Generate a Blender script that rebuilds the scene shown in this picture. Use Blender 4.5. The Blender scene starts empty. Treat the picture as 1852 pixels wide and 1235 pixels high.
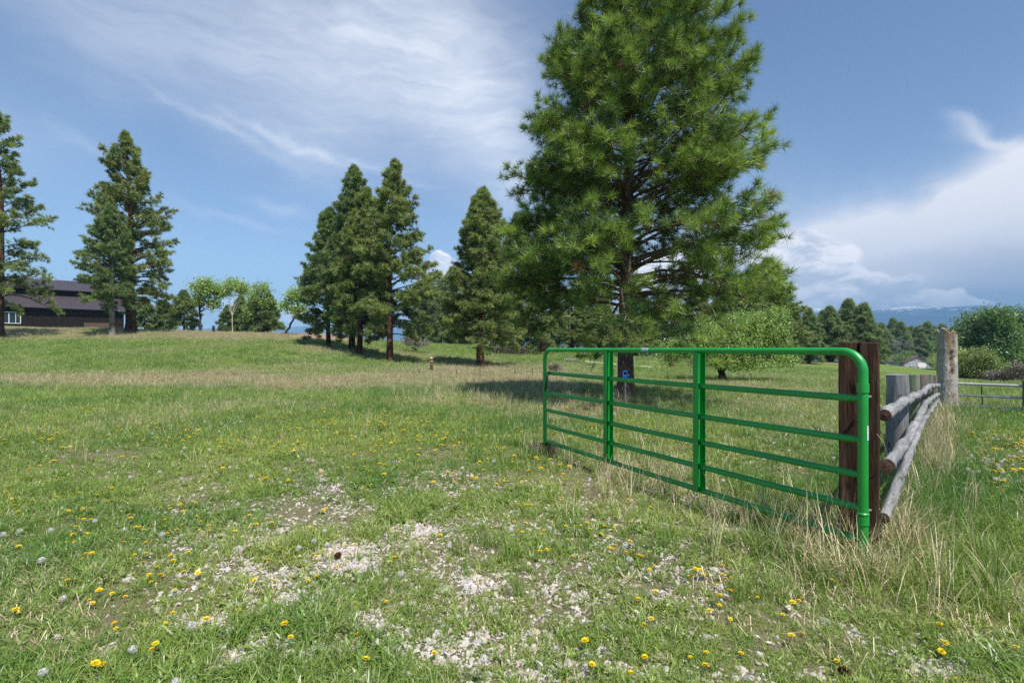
import bpy, math, random
import numpy as np
R = math.radians
scene = bpy.context.scene

# ------------------------------------------------------------------ camera
CH = 1.42                      # eye height
F = 926.0                      # focal length in photo pixels (photo 1852 wide)
HY = 630.0                     # row of the horizon in the photo
cd = bpy.data.cameras.new('camera')
cam = bpy.data.objects.new('camera', cd)
scene.collection.objects.link(cam)
cam.location = (0, 0, CH)
cam.rotation_euler = (R(90), 0, 0)
cd.sensor_width = 36; cd.lens = 18
cd.shift_y = (HY - 617.5) / 1852
cd.clip_start = 0.05; cd.clip_end = 30000
scene.camera = cam

# ------------------------------------------------------------------ light
SUN_EL, SUN_AZ = 61.0, 148.0     # azimuth clockwise from +Y (view direction)
scene.view_settings.view_transform = 'Standard'
scene.view_settings.look = 'None'
scene.view_settings.exposure = 0.62
scene.view_settings.gamma = 1.0
sd = bpy.data.lights.new('sun', 'SUN')
sun = bpy.data.objects.new('sun', sd); scene.collection.objects.link(sun)
sd.energy = 4.2; sd.angle = R(0.55); sd.color = (1.0, 0.95, 0.87)
from mathutils import Vector
_d = Vector((math.sin(R(SUN_AZ)) * math.cos(R(SUN_EL)), math.cos(R(SUN_AZ)) * math.cos(R(SUN_EL)), math.sin(R(SUN_EL))))
sun.rotation_euler = _d.to_track_quat('Z', 'Y').to_euler()

# ------------------------------------------------------------------ node helpers
class NT:
    def __init__(s, tree):
        s.t = tree; s.n = tree.nodes; s.l = tree.links
    def new(s, typ, **kw):
        nd = s.n.new(typ)
        for k, v in kw.items(): setattr(nd, k, v)
        return nd
    def link(s, a, b): s.l.new(a, b)
    def setin(s, sock, v):
        if isinstance(v, bpy.types.NodeSocket): s.l.new(v, sock)
        elif v is not None: sock.default_value = v
    def math(s, op, a, b=None, c=None, clamp=False):
        nd = s.new('ShaderNodeMath', operation=op, use_clamp=clamp)
        s.setin(nd.inputs[0], a)
        if b is not None: s.setin(nd.inputs[1], b)
        if c is not None: s.setin(nd.inputs[2], c)
        return nd.outputs[0]
    def noise(s, vec, scale, detail=3, rough=.5, dist=0.0, dims='3D'):
        nd = s.new('ShaderNodeTexNoise', noise_dimensions=dims)
        if vec is not None: s.setin(nd.inputs['Vector'], vec)
        nd.inputs['Scale'].default_value = scale
        nd.inputs['Detail'].default_value = detail
        nd.inputs['Roughness'].default_value = rough
        nd.inputs['Distortion'].default_value = dist
        return nd.outputs['Fac']
    def mapping(s, vec, loc=(0,0,0), rot=(0,0,0), scale=(1,1,1)):
        nd = s.new('ShaderNodeMapping'); s.setin(nd.inputs['Vector'], vec)
        nd.inputs['Location'].default_value = loc
        nd.inputs['Rotation'].default_value = rot
        nd.inputs['Scale'].default_value = scale
        return nd.outputs[0]
    def ramp(s, fac, stops, interp='LINEAR'):
        nd = s.new('ShaderNodeValToRGB'); s.setin(nd.inputs[0], fac)
        cr = nd.color_ramp; cr.interpolation = interp
        while len(cr.elements) > 1: cr.elements.remove(cr.elements[-1])
        for i, (p, c) in enumerate(stops):
            e = cr.elements[0] if i == 0 else cr.elements.new(p)
            e.position = p; e.color = (*c, 1) if len(c) == 3 else c
        return nd.outputs[0]
    def mix(s, f, a, b, blend='MIX'):
        nd = s.new('ShaderNodeMix', data_type='RGBA', blend_type=blend)
        s.setin(nd.inputs[0], f)
        for sock, v in ((nd.inputs[6], a), (nd.inputs[7], b)):
            if isinstance(v, tuple) and len(v) == 3: v = (*v, 1)
            s.setin(sock, v)
        return nd.outputs[2]
    def smooth(s, v, lo, hi, a=0., b=1.):
        nd = s.new('ShaderNodeMapRange', interpolation_type='SMOOTHSTEP')
        s.setin(nd.inputs[0], v)
        nd.inputs[1].default_value = lo; nd.inputs[2].default_value = hi
        nd.inputs[3].default_value = a; nd.inputs[4].default_value = b
        return nd.outputs[0]

# ------------------------------------------------------------------ sky
w = bpy.data.worlds.new("World"); scene.world = w; w.use_nodes = True
T = NT(w.node_tree); T.n.clear()
SKY_STRENGTH = 0.1
out = T.new('ShaderNodeOutputWorld'); bg = T.new('ShaderNodeBackground')
bg.inputs['Strength'].default_value = SKY_STRENGTH
sky = T.new('ShaderNodeTexSky', sky_type='NISHITA')
sky.sun_disc = False; sky.sun_elevation = R(SUN_EL); sky.sun_rotation = R(SUN_AZ)
sky.altitude = 1100; sky.air_density = 1.0; sky.dust_density = 0.6; sky.ozone_density = 1.6
tc = T.new('ShaderNodeTexCoord')
sep = T.new('ShaderNodeSeparateXYZ'); T.link(tc.outputs['Generated'], sep.inputs[0])
az = T.math('ARCTAN2', sep.outputs[0], sep.outputs[1])
el = T.math('ARCSINE', sep.outputs[2])
cmb = T.new('ShaderNodeCombineXYZ'); T.link(az, cmb.inputs[0]); T.link(el, cmb.inputs[1])
ae = cmb.outputs[0]
def AE(px, py):
    u = (px - 926) / F; v = (HY - py) / F
    return math.atan(u), math.atan(v / math.sqrt(1 + u * u))
# soft warp of the (azimuth, elevation) field so that the cloud outlines are ragged
def warp(scale, amt, detail=4, seed=0.):
    nd = T.new('ShaderNodeTexNoise'); T.link(T.mapping(ae, loc=(seed, seed, seed)), nd.inputs['Vector'])
    nd.inputs['Scale'].default_value = scale; nd.inputs['Detail'].default_value = detail
    sub = T.new('ShaderNodeVectorMath', operation='SUBTRACT'); T.link(nd.outputs['Color'], sub.inputs[0]); sub.inputs[1].default_value = (.5, .5, .5)
    mul = T.new('ShaderNodeVectorMath', operation='MULTIPLY'); T.link(sub.outputs[0], mul.inputs[0]); mul.inputs[1].default_value = (amt, amt, 0)
    add = T.new('ShaderNodeVectorMath', operation='ADD'); T.link(ae, add.inputs[0]); T.link(mul.outputs[0], add.inputs[1])
    return add.outputs[0]
def blob(vec, px, py, rx, ry, rot=0., power=2.):
    """soft ellipse round a direction; radii in photo pixels turned into radians"""
    a, e = AE(px, py)
    sub = T.new('ShaderNodeVectorMath', operation='SUBTRACT'); T.link(vec, sub.inputs[0]); sub.inputs[1].default_value = (a, e, 0)
    m = T.mapping(sub.outputs[0], rot=(0, 0, R(rot)), scale=(1, 1, 1))
    sc = T.new('ShaderNodeVectorMath', operation='MULTIPLY'); T.link(m, sc.inputs[0])
    c = 1 / (1 + ((px - 926) / F) ** 2) ** .75
    sc.inputs[1].default_value = (F / rx / c, F / ry / c, 0)
    ln = T.new('ShaderNodeVectorMath', operation='LENGTH'); T.link(sc.outputs[0], ln.inputs[0])
    q = T.math('POWER', ln.outputs['Value'], power)
    return T.math('EXPONENT', T.math('MULTIPLY', q, -1.0))
def total(vals):
    r = vals[0]
    for v in vals[1:]: r = T.math('ADD', r, v)
    return r
w1 = warp(2.5, .25, 5, 3.1); w2 = warp(7., .10, 6, 8.4); w3 = warp(16., .05, 6, 1.2)
# high thin cirrus: noise stretched along a slanting direction
st = T.mapping(w1, rot=(0, 0, R(24)), scale=(2.2, 9.0, 1))
streak = T.noise(st, 2.0, 7, .62, .4)
fib = T.noise(T.mapping(w2, rot=(0, 0, R(-58)), scale=(1.2, 12., 1)), 3., 6, .65, .5)
veil = total([T.math('MULTIPLY', blob(w2, *b[:4], b[4]), b[5]) for b in [
    (760, 60, 210, 150, 30, .75), (880, 240, 85, 150, -25, .75), (650, 110, 240, 90, 25, .45), (480, 190, 200, 90, 30, .38),
    (170, 60, 190, 110, 10, .42), (430, 40, 260, 80, 0, .34), (950, 330, 60, 40, 0, .45), (600, 240, 120, 80, 20, .3),
    (1250, 330, 200, 100, 0, .15), (-200, 200, 300, 90, 0, .4), (2300, 100, 300, 120, 0, .4)]])
veil = T.math('MULTIPLY', veil, T.smooth(T.math('ADD', T.math('MULTIPLY', streak, .5), T.math('MULTIPLY', fib, .5)), .2, .8, .45, 1.15))
lines = total([T.math('MULTIPLY', blob(w3, *b[:4], b[4]), b[5]) for b in [
    (400, 228, 110, 8, 19, .28), (540, 264, 110, 9, 14, .42), (665, 303, 50, 6, 20, .25), (745, 327, 50, 7, 16, .25), (505, 380, 45, 12, 6, .34),
    (420, 396, 110, 8, 8, .2), (160, 262, 60, 12, 15, .16), (560, 300, 60, 30, 30, .14)]])
lines = T.math('MULTIPLY', lines, T.smooth(fib, .3, .6, .6, 1.1))
# broad bank of cloud in the east (right)
hook = total([T.math('MULTIPLY', blob(w3, *b[:4], b[4]), b[5]) for b in [
    (1755, 228, 36, 14, 40, .42), (1800, 252, 60, 14, 22, .5), (1850, 275, 60, 18, 8, .4)]])
bank = total([T.math('MULTIPLY', blob(w2, *b[:4], b[4]), b[5]) for b in [
    (1640, 400, 190, 55, -10, .62), (1800, 350, 170, 60, -16, .78), (1560, 470, 200, 90, 0, .75), (1740, 470, 200, 85, -8, .75),
    (1900, 480, 180, 130, 0, .65), (1300, 470, 150, 70, 0, .45), (2100, 400, 250, 160, 0, .8), (1480, 420, 100, 40, -5, .4),
    (1700, 550, 260, 30, 0, .35)]])
bank = T.math('MULTIPLY', bank, T.smooth(T.noise(T.mapping(w1, scale=(2.5, 6, 1)), 2.5, 5, .55), .25, .6, .72, 1.1))
# cumulus near the horizon
cu_n = T.noise(T.mapping(w3, scale=(1, 1.7, 1)), 15., 8, .6, .2)
cu_reg = total([T.math('MULTIPLY', blob(w3, *b[:4], 0, 3.), b[4]) for b in [
    (1455, 465, 85, 50, 1.0), (1480, 525, 130, 35, 1.0), (1590, 545, 130, 20, 1.0), (1700, 548, 80, 14, .9), (1640, 500, 60, 25, .4),
    (1250, 500, 170, 60, .85), (805, 490, 28, 32, 1.25), (800, 530, 40, 40, 1.1), (780, 560, 60, 40, .8), (440, 560, 130, 22, .75), (340, 590, 60, 12, .5), (545, 565, 40, 14, .8),
    (1000, 560, 120, 40, .7), (2000, 560, 150, 30, .9), (-150, 540, 200, 40, .8)]])
cu = T.smooth(T.math('ADD', T.math('MULTIPLY', cu_reg, .85), T.math('MULTIPLY', cu_n, .62)), .58, .80)
# thickness gives the cloud its darker underside tones
shade_n = T.noise(T.mapping(w3, loc=(0, .02, 0), scale=(1, 2.4, 1)), 9., 7, .62)
grey = total([T.math('MULTIPLY', blob(w2, *b[:4], b[4], 2.), b[5]) for b in [
    (1830, 490, 150, 70, 0, .75), (1760, 540, 160, 26, 0, .9), (1850, 560, 120, 20, 0, 1.1), (1430, 500, 60, 20, 0, .3), (1480, 512, 90, 6, 0, .45), (1600, 480, 100, 30, 0, .25)]])
cloud_col = T.mix(T.math('MULTIPLY', T.smooth(shade_n, .42, .60), .85, clamp=True), (10.5, 10.0, 9.8), (4.9, 5.2, 6.0))
bank_col = T.mix(T.math('ADD', grey, -.05, clamp=True), (7.6, 7.6, 7.9), (3.8, 4.2, 5.1))
skyc = T.mix(T.smooth(sep.outputs[2], -.02, .30), (2.9, 3.8, 4.9), sky.outputs[0])
skyc = T.mix(.62, skyc, sky.outputs[0])
hsv = T.new('ShaderNodeHueSaturation'); hsv.inputs['Saturation'].default_value = 1.02; hsv.inputs['Value'].default_value = 1.12
T.link(skyc, hsv.inputs['Color'])
c1 = T.mix(T.math('MULTIPLY', T.math('ADD', veil, lines), .85, clamp=True), hsv.outputs[0], (6.2, 6.6, 7.3))
c2 = T.mix(T.math('MULTIPLY', T.math('ADD', bank, hook), .95, clamp=True), c1, bank_col)
c3 = T.mix(T.math('MULTIPLY', cu, .93, clamp=True), c2, cloud_col)
T.link(c3, bg.inputs['Color']); T.link(bg.outputs[0], out.inputs[0])

# ------------------------------------------------------------------ cycles
cy = scene.cycles
cy.max_bounces = 6; cy.diffuse_bounces = 3; cy.glossy_bounces = 2; cy.transmission_bounces = 4
cy.transparent_max_bounces = 6; cy.volume_bounces = 0
cy.use_denoising = False
cy.sample_clamp_indirect = 4.0

# ------------------------------------------------------------------ terrain
def wpt(px, py, d):
    return ((px - 926) / F * d, d, CH + (HY - py) / F * d)
ctrl = []
for d in (1, 3, 6, 10, 14, 18, 22):
    for px in (-400, 300, 926, 1500, 2200):
        ctrl.append(((px - 926) / F * d, d, 0.0 if d < 12 or px < 1400 else -.012 * (d - 12)))
ctrl += [(-6, -6, 0), (6, -6, 0), (0, -20, 0), (-30, -10, .3), (30, -10, -.2), (-25, 5, .1)]
ctrl += [wpt(*c) for c in [
    (-300, 640, 34), (0, 652, 32), (0, 620, 45), (0, 594, 60), (-300, 594, 60), (-200, 588, 85), (60, 589, 84), (200, 594, 60), (230, 606, 72), (400, 603, 58), (400, 640, 35), (400, 622, 45), (200, 620, 45),
    (540, 609, 57), (540, 632, 40), (594, 628, 50), (636, 635, 46), (650, 641, 44), (705, 656, 41), (700, 622, 62), (600, 607, 64), (868, 663, 43), (868, 675, 32),
    (780, 672, 31), (850, 625, 70), (935, 640, 60), (980, 636, 66), (1020, 652, 48), (1180, 668, 42), (1155, 645, 66), (1305, 690, 24), (1215, 663, 45), (1400, 672, 42),
    (1463, 656, 100), (1560, 654, 105), (1600, 667, 200), (1660, 666.5, 200), (1640, 672, 150), (1600, 662, 260), (1700, 664, 260), (1640, 678, 110), (1700, 680, 75), (1850, 690, 50), (1700, 690, 40), (1850, 702, 30), (1560, 672, 60), (2300, 700, 50), (2200, 690, 90),
    (1300, 655, 90), (1100, 645, 90)]]
ctrl += [(-42, 95, 1.5), (-30, 110, -1), (-10, 110, -.2), (-120, 90, 4.8), (-130, 40, 3), (-90, 30, 1.6), (20, 130, -2), (60, 190, -6), (160, 90, -5), (-90, 170, 0), (-20, 200, -4), (120, 20, -1), (-80, -30, 1)]
C_ = np.array(ctrl, float)
def _ker(d): return np.sqrt(d * d + 9.0)
_D = np.hypot(C_[:, None, 0] - C_[None, :, 0], C_[:, None, 1] - C_[None, :, 1])
_n = len(C_)
_A = np.zeros((_n + 1, _n + 1)); _A[:_n, :_n] = _ker(_D) - np.eye(_n) * 1.2; _A[:_n, _n] = 1; _A[_n, :_n] = 1
_W = np.linalg.solve(_A, np.concatenate([C_[:, 2], [0]]))
def hz(x, y):
    x = np.atleast_1d(np.asarray(x, float)); y = np.atleast_1d(np.asarray(y, float))
    r = np.hypot(x, y - 60)
    s = np.where(r > 280, 280 / np.maximum(r, 1), 1.0)
    cx, cyy = x * s, 60 + (y - 60) * s
    z = np.full(x.shape, _W[_n])
    for i in range(_n): z = z + _W[i] * _ker(np.hypot(cx - C_[i, 0], cyy - C_[i, 1]))
    t = np.clip((r - 260) / 1500, 0, 1); t = t * t * (3 - 2 * t)
    z = z * (1 - t) + (-45.0) * t
    near = np.exp(-(r - 55) ** 2 / 90 ** 2)
    z = z + .018 * np.sin(x * 1.7 + 1.1 * np.sin(y * 1.3)) * np.sin(y * 2.1 + .7) + .03 * np.sin(x * .6 + 2) * np.sin(y * .5)
    return z
def hz1(x, y): return float(hz(x, y)[0])
def gp(px, d):
    x = (px - 926) / F * d
    return (x, d, hz1(x, d))
def onground(px, py):
    """plan position of a photo pixel on the near ground"""
    d = 3.0
    for _ in range(30):
        x = (px - 926) / F * d
        z = hz1(x, d)
        d2 = F * (CH - z) / max(py - HY, 4)
        d = .6 * d + .4 * min(d2, 90)
    return ((px - 926) / F * d, d, hz1((px - 926) / F * d, d))

# ------------------------------------------------------------------ mesh helpers
def link(o, parent=None):
    scene.collection.objects.link(o)
    if parent is not None: o.parent = parent
    return o
def tag(o, label=None, cat=None, group=None, kind=None):
    if label: o['label'] = label
    if cat: o['category'] = cat
    if group: o['group'] = group
    if kind: o['kind'] = kind
    return o
def empty(name, loc=(0, 0, 0), rz=0.):
    o = bpy.data.objects.new(name, None); o.location = loc; o.rotation_euler = (0, 0, rz)
    o.empty_display_size = .2
    return link(o)
class MB:
    """collects shapes, links them as one mesh object"""
    def __init__(s): s.v = []; s.f = []; s.m = []; s.sm = []
    def add(s, vs, fs, mi=0, smooth=False):
        b = len(s.v); s.v += [tuple(map(float, v)) for v in vs]
        for f in fs: s.f.append(tuple(b + i for i in f)); s.m.append(mi); s.sm.append(smooth)
    def box(s, x0, x1, y0, y1, z0, z1, mi=0):
        s.add([(x0,y0,z0),(x1,y0,z0),(x1,y1,z0),(x0,y1,z0),(x0,y0,z1),(x1,y0,z1),(x1,y1,z1),(x0,y1,z1)],
              [(0,3,2,1),(4,5,6,7),(0,1,5,4),(1,2,6,5),(2,3,7,6),(3,0,4,7)], mi)
    def tube(s, path, rad, sides=10, caps=True, mi=0, jitter=None, smooth=True):
        P = np.array(path, float); n = len(P)
        rad = np.full(n, rad) if np.isscalar(rad) else np.array(rad, float)
        tg = np.gradient(P, axis=0); tg /= np.linalg.norm(tg, axis=1)[:, None] + 1e-12
        up = np.array([0, 0, 1.]) if abs(tg[0][2]) < .9 else np.array([1., 0, 0])
        a = np.cross(tg[0], up); a /= np.linalg.norm(a)
        vs = []
        ang = np.linspace(0, 2 * np.pi, sides, endpoint=False)
        for i in range(n):
            a = a - tg[i] * np.dot(a, tg[i]); a /= np.linalg.norm(a) + 1e-12
            b = np.cross(tg[i], a)
            rr = rad[i] * (np.ones(sides) if jitter is None else 1 + jitter[i % len(jitter)])
            for k in range(sides): vs.append(P[i] + (a * np.cos(ang[k]) + b * np.sin(ang[k])) * rr[k])
        fs = []
        for i in range(n - 1):
            for k in range(sides):
                k2 = (k + 1) % sides
                fs.append((i*sides+k, i*sides+k2, (i+1)*sides+k2, (i+1)*sides+k))
        s.add(vs, fs, mi, smooth)
        if caps:
            s.add(vs[:sides], [tuple(range(sides))[::-1]], mi); s.add(vs[-sides:], [tuple(range(sides))], mi)
    def prism(s, poly, z0, z1, mi=0):
        n = len(poly)
        vs = [(x, y, z0) for x, y in poly] + [(x, y, z1) for x, y in poly]
        fs = [tuple(range(n))[::-1], tuple(range(n, 2*n))] + [(i, (i+1) % n, n+(i+1) % n, n+i) for i in range(n)]
        s.add(vs, fs, mi)
    def build(s, name, mats, parent=None, bevel=0.):
        me = bpy.data.meshes.new(name); me.from_pydata(s.v, [], s.f)
        for m in (mats if isinstance(mats, (list, tuple)) else [mats]): me.materials.append(m)
        me.polygons.foreach_set('material_index', s.m)
        me.polygons.foreach_set('use_smooth', s.sm)
        me.update()
        o = bpy.data.objects.new(name, me)
        if bevel:
            md = o.modifiers.new('bevel', 'BEVEL'); md.width = bevel; md.segments = 2; md.limit_method = 'ANGLE'
        return link(o, parent)
def tri_mesh(name, V, Fc, mats, attrs=None, k=3, smooth=False, parent=None, do_link=True):
    V = np.asarray(V, np.float32).reshape(-1, 3); Fc = np.asarray(Fc, np.int32).reshape(-1, k)
    me = bpy.data.meshes.new(name)
    me.vertices.add(len(V)); me.vertices.foreach_set('co', V.ravel())
    me.loops.add(Fc.size); me.loops.foreach_set('vertex_index', Fc.ravel())
    me.polygons.add(len(Fc)); me.polygons.foreach_set('loop_start', np.arange(0, Fc.size, k, dtype=np.int32))
    me.update(calc_edges=True)
    for nm, arr in (attrs or {}).items():
        a = me.attributes.new(nm, 'FLOAT', 'POINT'); a.data.foreach_set('value', np.asarray(arr, np.float32))
    for m in (mats if isinstance(mats, (list, tuple)) else [mats]): me.materials.append(m)
    me.polygons.foreach_set('use_smooth', np.full(len(Fc), smooth))
    me.update()
    o = bpy.data.objects.new(name, me)
    if do_link: link(o, parent)
    return o

# ------------------------------------------------------------------ materials
def mat(name):
    m = bpy.data.materials.new(name); m.use_nodes = True
    t = NT(m.node_tree); t.n.clear()
    o = t.new('ShaderNodeOutputMaterial')
    return m, t, o
def pbsdf(t, o, col, rough=.8, spec=.3, metal=0., bump=None, bstr=.3, bdist=.01):
    b = t.new('ShaderNodeBsdfPrincipled')
    if isinstance(col, tuple): col = (*col[:3], 1)
    t.setin(b.inputs['Base Color'], col); t.setin(b.inputs['Roughness'], rough)
    b.inputs['Specular IOR Level'].default_value = spec; b.inputs['Metallic'].default_value = metal
    if bump is not None:
        bn = t.new('ShaderNodeBump'); t.link(bump, bn.inputs['Height']); bn.inputs['Strength'].default_value = bstr; bn.inputs['Distance'].default_value = bdist
        t.link(bn.outputs[0], b.inputs['Normal'])
    t.link(b.outputs[0], o.inputs[0]); return b
def simple(name, col, rough=.7, spec=.3, metal=0., var=.15, scale=8., bump=.0):
    m, t, o = mat(name)
    tcn = t.new('ShaderNodeTexCoord')
    n = t.noise(tcn.outputs['Object'], scale, 5, .6)
    a = tuple(max(0, c * (1 - var)) for c in col); b = tuple(min(1, c * (1 + var)) for c in col)
    c = t.mix(t.smooth(n, .3, .7), a, b)
    pbsdf(t, o, c, rough, spec, metal, n if bump else None, bump)
    return m
def foliage(name, dark, light, dead=(.28, .13, .05), transl=.35, rough=.6):
    """leaf / needle material; 'tint' 0..1 is each tuft's own colour, 1.5 = dead brown tuft"""
    m, t, o = mat(name)
    at = t.new('ShaderNodeAttribute', attribute_name='tint')
    c = t.ramp(t.math('MULTIPLY', at.outputs['Fac'], .6), [(0, dark), (.6, light), (.62, dead), (1, dead)])
    d = t.new('ShaderNodeBsdfDiffuse'); t.link(c, d.inputs[0])
    tr = t.new('ShaderNodeBsdfTranslucent'); t.link(c, tr.inputs[0])
    mx = t.new('ShaderNodeMixShader'); mx.inputs[0].default_value = transl
    t.link(d.outputs[0], mx.inputs[1]); t.link(tr.outputs[0], mx.inputs[2])
    g = t.new('ShaderNodeBsdfGlossy'); g.inputs['Roughness'].default_value = .45; g.inputs[0].default_value = (.8, .85, .9, 1)
    m2 = t.new('ShaderNodeMixShader'); m2.inputs[0].default_value = .05
    t.link(mx.outputs[0], m2.inputs[1]); t.link(g.outputs[0], m2.inputs[2]); t.link(m2.outputs[0], o.inputs[0])
    return m
def bark(name, c1, c2, c3, sc=(14, 14, 3.), bstr=.9):
    m, t, o = mat(name)
    tcn = t.new('ShaderNodeTexCoord'); v = t.mapping(tcn.outputs['Object'], scale=sc)
    n = t.noise(v, 1.0, 7, .65, .6)
    vo = t.new('ShaderNodeTexVoronoi', feature='DISTANCE_TO_EDGE'); t.link(v, vo.inputs['Vector']); vo.inputs['Scale'].default_value = .9
    big = t.noise(tcn.outputs['Object'], 1.4, 3, .5)
    col = t.ramp(n, [(.32, c1), (.52, c2), (.68, c3)])
    col = t.mix(t.smooth(vo.outputs['Distance'], .0, .12, .75, 0.), col, tuple(x * .35 for x in c1))
    col = t.mix(t.smooth(big, .45, .62, 0, .5), col, c3)
    h = t.math('ADD', n, t.smooth(vo.outputs['Distance'], 0, .2))
    pbsdf(t, o, col, .95, .1, 0, h, bstr, .03)
    return m
M = {}
M['needle_main'] = foliage('pine_needles_green', (.045, .125, .025), (.38, .52, .08), transl=.4)
M['needle'] = foliage('pine_needles_olive', (.13, .19, .05), (.42, .50, .13), transl=.45)
M['needle_blue'] = foliage('pine_needles_bluish', (.11, .19, .065), (.34, .44, .13), transl=.45)
M['needle_far'] = foliage('pine_needles_far', (.13, .20, .075), (.38, .47, .16), transl=.45)
M['leaf_bright'] = foliage('spring_leaves', (.25, .42, .08), (.48, .62, .17), transl=.5)
M['leaf_mid'] = foliage('cottonwood_leaves', (.10, .20, .045), (.24, .38, .09), transl=.5)
M['leaf_yellow'] = foliage('yellow_green_leaves', (.30, .40, .09), (.52, .60, .18), transl=.5)
M['leaf_brown'] = foliage('brown_brush_twigs', (.10, .075, .055), (.22, .17, .12), transl=.1)
M['leaf_grey'] = foliage('grey_dead_twigs', (.16, .14, .12), (.34, .31, .27), transl=.1)
M['bark_main'] = bark('pine_bark_near', (.06, .043, .034), (.18, .13, .10), (.38, .27, .19), sc=(22, 22, 7.))
M['bark'] = bark('pine_bark', (.03, .018, .012), (.10, .055, .036), (.20, .11, .065), sc=(6, 6, 2.))
M['bark_grey'] = bark('grey_bark', (.10, .09, .08), (.22, .20, .17), (.36, .34, .30), sc=(8, 8, 3.), bstr=.5)
M['bark_white'] = bark('birch_bark', (.35, .33, .30), (.60, .58, .54), (.72, .70, .66), sc=(4, 4, 8.), bstr=.3)
M['bark_dark'] = bark('dark_bark', (.025, .02, .016), (.07, .055, .042), (.14, .115, .09), sc=(10, 10, 3.))

# ---- ground
m, t, o = mat('meadow_ground')
geo = t.new('ShaderNodeNewGeometry'); P_ = geo.outputs['Position']
px_ = t.new('ShaderNodeSeparateXYZ'); t.link(P_, px_.inputs[0])
dist = t.new('ShaderNodeVectorMath', operation='LENGTH'); t.link(P_, dist.inputs[0])
dr = t.new('ShaderNodeAttribute', attribute_name='dry')
n1 = t.noise(P_, .35, 5, .6); n2 = t.noise(P_, 3., 6, .65); n3 = t.noise(P_, 28., 5, .7)
n4 = t.noise(t.mapping(P_, scale=(.12, .5, .5)), 1., 5, .6)
green = t.mix(t.smooth(n1, .35, .65), (.12, .21, .045), (.20, .28, .07))
green = t.mix(t.smooth(n4, .4, .65, 0, .6), green, (.16, .21, .065))
straw = t.mix(n2, (.25, .21, .11), (.40, .34, .19))
dryf = t.math('ADD', dr.outputs['Fac'], t.math('MULTIPLY', t.math('SUBTRACT', n2, .5), .7), clamp=True)
c = t.mix(dryf, green, straw)
c = t.mix(t.smooth(n3, .35, .7, .0, .55), c, (.05, .075, .02))
soil = t.mix(n3, (.12, .09, .062), (.27, .21, .155))
nearf = t.smooth(dist.outputs['Value'], 7., 20., .85, 0.)
c = t.mix(t.math('MULTIPLY', nearf, t.smooth(n2, .25, .6, .55, 1.)), c, soil)
pn = t.new('ShaderNodeAttribute', attribute_name='duff')
c = t.mix(t.math('MULTIPLY', pn.outputs['Fac'], t.smooth(n2, .2, .6, .6, 1.), clamp=True), c, t.mix(n3, (.15, .085, .05), (.33, .21, .13)))
far = t.noise(P_, .004, 6, .6)
c = t.mix(t.smooth(dist.outputs['Value'], 160., 500.), c, t.mix(t.smooth(far, .4, .6), (.03, .05, .025), (.11, .13, .06)))
pbsdf(t, o, c, 1., .05, 0, t.math('ADD', n3, t.math('MULTIPLY', n2, 2.)), .6, .05)
M['ground'] = m

# ---- grass blades: instancer attributes 'dry' and 'tone'
def grass_mat(name, g1, g2, s1, s2, transl=.35):
    m, t, o = mat(name)
    dry = t.new('ShaderNodeAttribute', attribute_type='INSTANCER', attribute_name='dry')
    tone = t.new('ShaderNodeAttribute', attribute_type='INSTANCER', attribute_name='tone')
    bl = t.new('ShaderNodeAttribute', attribute_name='blade')
    g = t.mix(tone.outputs['Fac'], g1, g2); s = t.mix(bl.outputs['Fac'], s1, s2)
    f = t.smooth(t.math('ADD', dry.outputs['Fac'], t.math('MULTIPLY', t.math('SUBTRACT', bl.outputs['Fac'], .5), .9)), .35, .65)
    c = t.mix(f, g, s)
    v = t.math('ADD', .75, t.math('MULTIPLY', bl.outputs['Fac'], .5))
    c = t.mix(1.0, c, t.mix(v, (0, 0, 0), (1, 1, 1)), 'MULTIPLY')
    d = t.new('ShaderNodeBsdfDiffuse'); t.link(c, d.inputs[0])
    tr = t.new('ShaderNodeBsdfTranslucent'); t.link(c, tr.inputs[0])
    mx = t.new('ShaderNodeMixShader'); mx.inputs[0].default_value = transl
    t.link(d.outputs[0], mx.inputs[1]); t.link(tr.outputs[0], mx.inputs[2])
    gl = t.new('ShaderNodeBsdfGlossy'); gl.inputs['Roughness'].default_value = .4
    m2 = t.new('ShaderNodeMixShader'); m2.inputs[0].default_value = .05
    t.link(mx.outputs[0], m2.inputs[1]); t.link(gl.outputs[0], m2.inputs[2]); t.link(m2.outputs[0], o.inputs[0])
    return m
M['grass'] = grass_mat('grass_blades', (.11, .26, .038), (.37, .47, .095), (.40, .35, .18), (.60, .52, .32))
M['straw'] = grass_mat('straw_blades', (.10, .20, .04), (.22, .31, .08), (.58, .46, .25), (.88, .76, .48), .25)

# ---- gate paint
m, t, o = mat('green_gate_paint')
tcn = t.new('ShaderNodeTexCoord'); v = tcn.outputs['Object']
n = t.noise(v, 3., 4, .5); n2 = t.noise(v, 40., 5, .7)
c = t.mix(t.smooth(n, .3, .7), (.004, .28, .032), (.008, .35, .048))
c = t.mix(t.smooth(n2, .66, .75, 0, .5), c, (.10, .25, .12))
c = t.mix(t.smooth(t.noise(v, 7., 5, .7), .62, .74, 0, .5), c, (.22, .26, .15))
pbsdf(t, o, c, t.math('ADD', .26, t.math('MULTIPLY', n2, .25)), .8, 0, n2, .05, .002)
M['gate'] = m
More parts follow.
